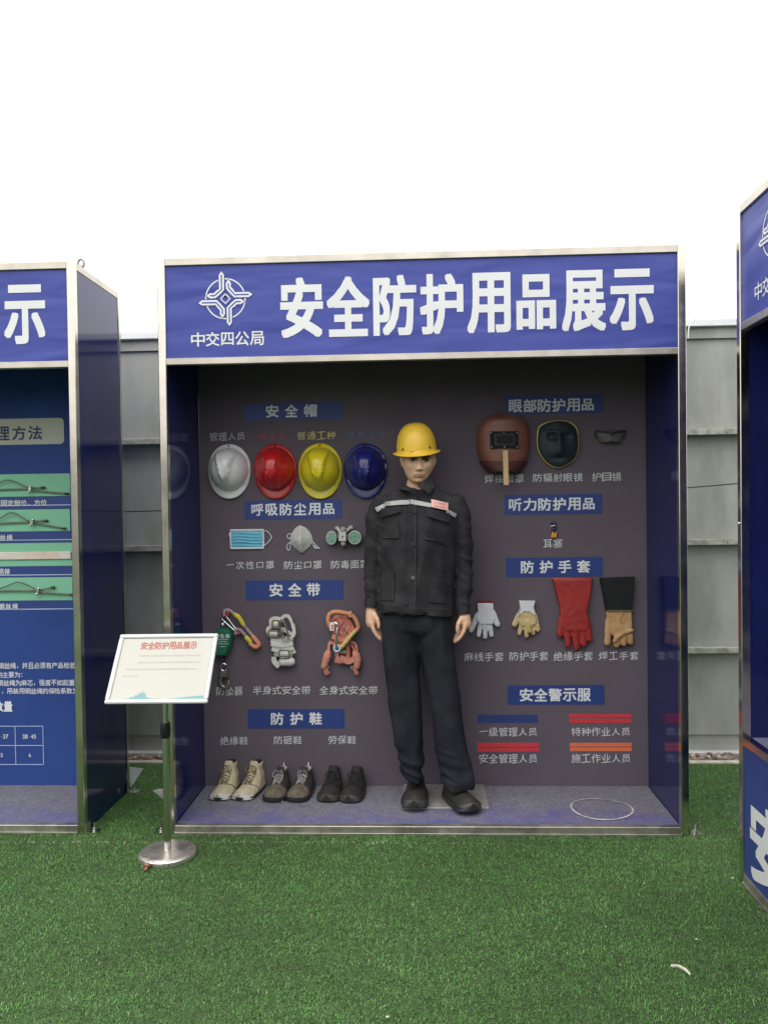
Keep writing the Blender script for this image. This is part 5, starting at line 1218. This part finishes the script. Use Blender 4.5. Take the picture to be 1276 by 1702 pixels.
mb = MB(); mb.loft(R, caps=False); mb.f.append(tuple(range(19*48, 20*48))); mb.m.append(0); hp('shell', mb, hy, smooth=True, angle=60)
R = []
for fo, z in ((0,.004),(.003,-.001),(.010,-.004),(.017,-.006),(.019,-.009),(.016,-.012),(.004,-.009),(-.004,-.004)):
    r = []
    for j in range(48):
        b = 2*math.pi*j/48; ext = 1+.25*max(0, -math.sin(b))**2; dz = -.010*max(0,-math.sin(b))**1.5+.004*abs(math.cos(b))**3
        r.append(((HW*.965+fo*ext)*math.cos(b), (HW*1.22+fo*ext*1.3)*math.sin(b), z+dz*min(1,fo/.01) if fo > 0 else z))
    R.append(r)
mb = MB(); mb.loft(R, caps=False); hp('brim', mb, hy, smooth=True, angle=60)
for b, m_ in ((-2.28, black_p), (-.86, black_p)):
    p = Vector((HW*.965*math.cos(b), HW*1.22*math.sin(b), .016)); hp('vent', MB().ball(p, (.005,.005,.0065), 6), m_, smooth=True)
b = -1.78; p = Vector((HW*.97*math.cos(b), HW*1.235*math.sin(b), .008)); hp('front_stud', MB().ball(p, (.010,.006,.006), 6), hy, smooth=True)

# ------------------------------------------------------------------ sign stand
bc = onZ(279, 1424, 0); st = Thing('sign_stand', 'white framed notice board on a steel pole with round base', 'sign stand', (bc.x, bc.y, 0))
RB = 48.5*(bc.y-CY)/F_PX
mb = MB(); R = []
for r, z in ((RB*.97,.001),(RB,.008),(RB*.98,.022),(RB*.90,.030),(RB*.80,.033),(.02,.036)):
    R.append([(bc.x+r*math.cos(a), bc.y+r*math.sin(a), z) for a in [2*math.pi*j/64 for j in range(64)]])
mb.loft(R); st.part('base', mb, mirror, smooth=True, angle=40)
Yp0 = bc.y; TB = onY(279, 1188, Yp0)
px_ = bc.x
st.part('pole', MB().tube([(px_,Yp0,.034), (px_+.002,Yp0,onY(0,1218,Yp0).z)], .0155, 18, round_=False), tube_steel, smooth=True, angle=50)
st.part('inner_pole', MB().tube([(px_+.002,Yp0,onY(0,1218,Yp0).z), (px_,Yp0,onY(0,1120,Yp0).z)], .012, 18, round_=False), tube_steel, smooth=True, angle=50)
zc0, zc1 = onY(279,1226,Yp0).z, onY(279,1200,Yp0).z
st.part('collar', MB().vloft([(px_,Yp0,zc0,.018,.018),(px_,Yp0,zc0+.012,.021,.021),(px_,Yp0,(zc0+zc1)/2,.0225,.0225),(px_,Yp0,zc1-.012,.021,.021),(px_,Yp0,zc1,.018,.018)], 20), black_p, smooth=True, angle=50)
q = onZ(262,1446,0); st.part('leveling_screw', MB().ball((bc.x-.045, bc.y-RB*1.0, .016), (.014,.01,.013), 7).tube([(bc.x-.045,bc.y-RB-.004,.012),(bc.x-.045,bc.y-RB-.02,.010)], .008, 8), mat('rusty_screw', (.3,.13,.09), .5, .5, .4, 60), smooth=True)
# board: solve the plane so that its four corners sit where they do in the photo
Yb, Yt = bc.y-.135, bc.y+.062
bl_, br_ = onY(172, 1170, Yb), onY(343, 1169, Yb); tl_, tr_ = onY(203, 1055.5, Yt), onY(365, 1053.5, Yt)
O = (bl_+br_+tl_+tr_)/4; ex = ((br_-bl_)+(tr_-tl_))/2; ey = ((tl_-bl_)+(tr_-br_))/2
WB, HB = ex.length, ey.length; ex.normalize(); en = ex.cross(ey).normalized(); ey = en.cross(ex)   # en points to the camera side/up
if en.y > 0: en = -en
def B(x, y, z=0): return tuple(O+ex*x+ey*y+en*z)
def bbox(mb, x0, x1, y0, y1, z0, z1, mi=0, bev=.002):
    t_ = MB().box(x0, x1, y0, y1, z0, z1, bev=bev); mb.add([B(*p) for p in t_.v], t_.f, mi); return mb
wfr = mat('frame_white', (.68,.68,.68), .35, 0, .02, 8)
bw = .0175
st.part('edge_shadow_strip', bbox(MB(), -WB/2+bw-.003, WB/2-bw+.003, -HB/2+bw-.003, HB/2-bw+.003, -.004, .0005, bev=.0003), mat('edge_shadow_grey', (.25,.25,.25), .5))  # dark strip coloured as the shadow line along the frame's inner edge
st.part('board_back', bbox(MB(), -WB/2+.004, WB/2-.004, -HB/2+.004, HB/2-.004, -.012, -.002), white_p)
for b_ in ((-WB/2, WB/2, HB/2-bw, HB/2), (-WB/2, WB/2, -HB/2, -HB/2+bw)): st.part('frame_strip', bbox(MB(), *b_, -.006, .0085, bev=.004), wfr)
for b_ in ((-WB/2, -WB/2+bw, -HB/2+bw, HB/2-bw), (WB/2-bw, WB/2, -HB/2+bw, HB/2-bw)): st.part('frame_strip', bbox(MB(), *b_, -.006, .008, bev=.003), wfr)
paper = st.part('notice', bbox(MB(), -WB/2+bw+.0025, WB/2-bw-.0025, -HB/2+bw+.0025, HB/2-bw-.0025, -.001, .001, bev=.0003), mat('paper_cream', (.53,.52,.47), .5, 0, .02, 3, spec=.2))
iw, ih = WB-2*bw, HB-2*bw
mb = MB(); text(mb, '安全防护用品展示', -iw*.29, iw*.33, ih*.31, ih*.43, 0, off=.022, P=lambda p: B(p[0], p[2], .0016-p[1]*1))
st.part('lettering', mb, mat('print_coral', (.42,.10,.07), .5), fix=False, parent=paper)
mb = MB()
for yy, a, b in ((.2,-.28,.4),(.09,-.28,.4),(-.02,-.39,.36),(-.13,-.42,-.24)):
    x = a*iw
    while x < b*iw:
        d = random.uniform(.003,.006); hgt = random.uniform(.002,.0045); mb.add([B(x,yy*ih-hgt,.0015),B(x+d,yy*ih-hgt,.0015),B(x+d,yy*ih+hgt,.0015),B(x,yy*ih+hgt,.0015)], [(0,1,2,3)]); x += d+.0035
st.part('faded_print', mb, mat('print_faded', (.37,.365,.32), .5), fix=False, parent=paper, kind='stuff')
sk = [(-.47,.0),(-.38,.012),(-.30,.02),(-.27,.05),(-.25,.04),(-.23,.085),(-.21,.07),(-.19,.13),(-.175,.10),(-.165,.17),(-.15,.11),(-.13,.12),(-.12,.05),(-.08,.02),(.1,.005),(.25,.03),(.40,.055),(.499,.065)]
poly = [(-.499,-.001)]+sk+[(.499,-.001)]; tri = []
vs_ = [B(x*iw, -ih/2+.001+y*ih*.85, .0015) for x, y in sk]+[B(x*iw, -ih/2+.001, .0015) for x, y in sk]; n = len(sk)
mb = MB(); mb.add(vs_, [(i, n+i, n+i+1, i+1) for i in range(n-1)]); st.part('skyline_print', mb, mat('print_aqua', (.18,.34,.35), .5), fix=False, parent=paper)

# ------------------------------------------------------------------ litter on the turf
wht = mat('litter_white', (.6,.58,.47), .7, 0, .15, 60)
p = onZ(1131, 1612, .014)
solo('plaster_scrap', MB().tube(catmull([p+Vector((-.022,.014,.004)), p+Vector((-.006,.006,.008)), p+Vector((.010,-.006,.005)), p+Vector((.020,-.022,.0))], 4), [.006,.0055,.005,.005,.0055,.006,.005,.0045,.005,.0045,.004,.003,.003], 8, flat=.5), wht, 'curved pale plaster scrap on the turf, lower right', 'scrap', loc=p, smooth=True)
for (u, v, r), lab in (((1217,1459,.008),'tiny white chip beside the nearest plinth corner'), ((644,1690,.008),'tiny white ring scrap at the bottom middle of the turf'), ((1070,1468,.005),'tiny white fleck on the turf before the middle booth'), ((1006,1540,.005),'tiny pale fleck on the turf, lower right'), ((1157,1561,.006),'small tan chip above the curved plaster scrap')):
    p = onZ(u, v, .014); solo('chip', MB().ball(p, (r*.7,r*.45,r*.35), 5), wht, lab, 'chip', loc=p)
# stones in the gravel
stn = mat('stone', (.42,.36,.29), .9, 0, .3, 40, .5, 80); stn2 = mat('brick_bit', (.25,.13,.09), .9, 0, .3, 40)
for side, (a, b) in (('left', (206, 268)), ('right', (1147, 1219))):
    for k in range(9):
        u = random.uniform(a, b); p = onZ(u, 1262, .02); p = Vector((p.x, random.uniform(1.06, 1.14), .02)); r = random.uniform(.010,.022)
        mb = MB(); bm = bmesh.new(); bmesh.ops.create_icosphere(bm, subdivisions=1, radius=r)
        for v_ in bm.verts: v_.co = v_.co*random.uniform(.75,1.2); v_.co.z *= .7
        bm.verts.index_update(); mb.add([p+v_.co for v_ in bm.verts], [[x.index for x in f.verts] for f in bm.faces]); bm.free()
        solo('stone', mb, stn if k%3 else stn2, 'small stone lying in the gravel at the fence foot, '+side+' gap', 'stone', group='stones in the '+side+' gap', loc=p)
# white tie hanging from the fence cap beside the right post
p = [onY(u, v, 1.05) for u, v in ((1157,529),(1149,536),(1144,545),(1143,562))]
solo('plastic_tie', MB().tube(catmull(p, 4), .0035, 6), white_p, 'white plastic tie hanging off the fence cap beside the booth', 'tie', loc=p[0])
bpy.context.view_layer.update()
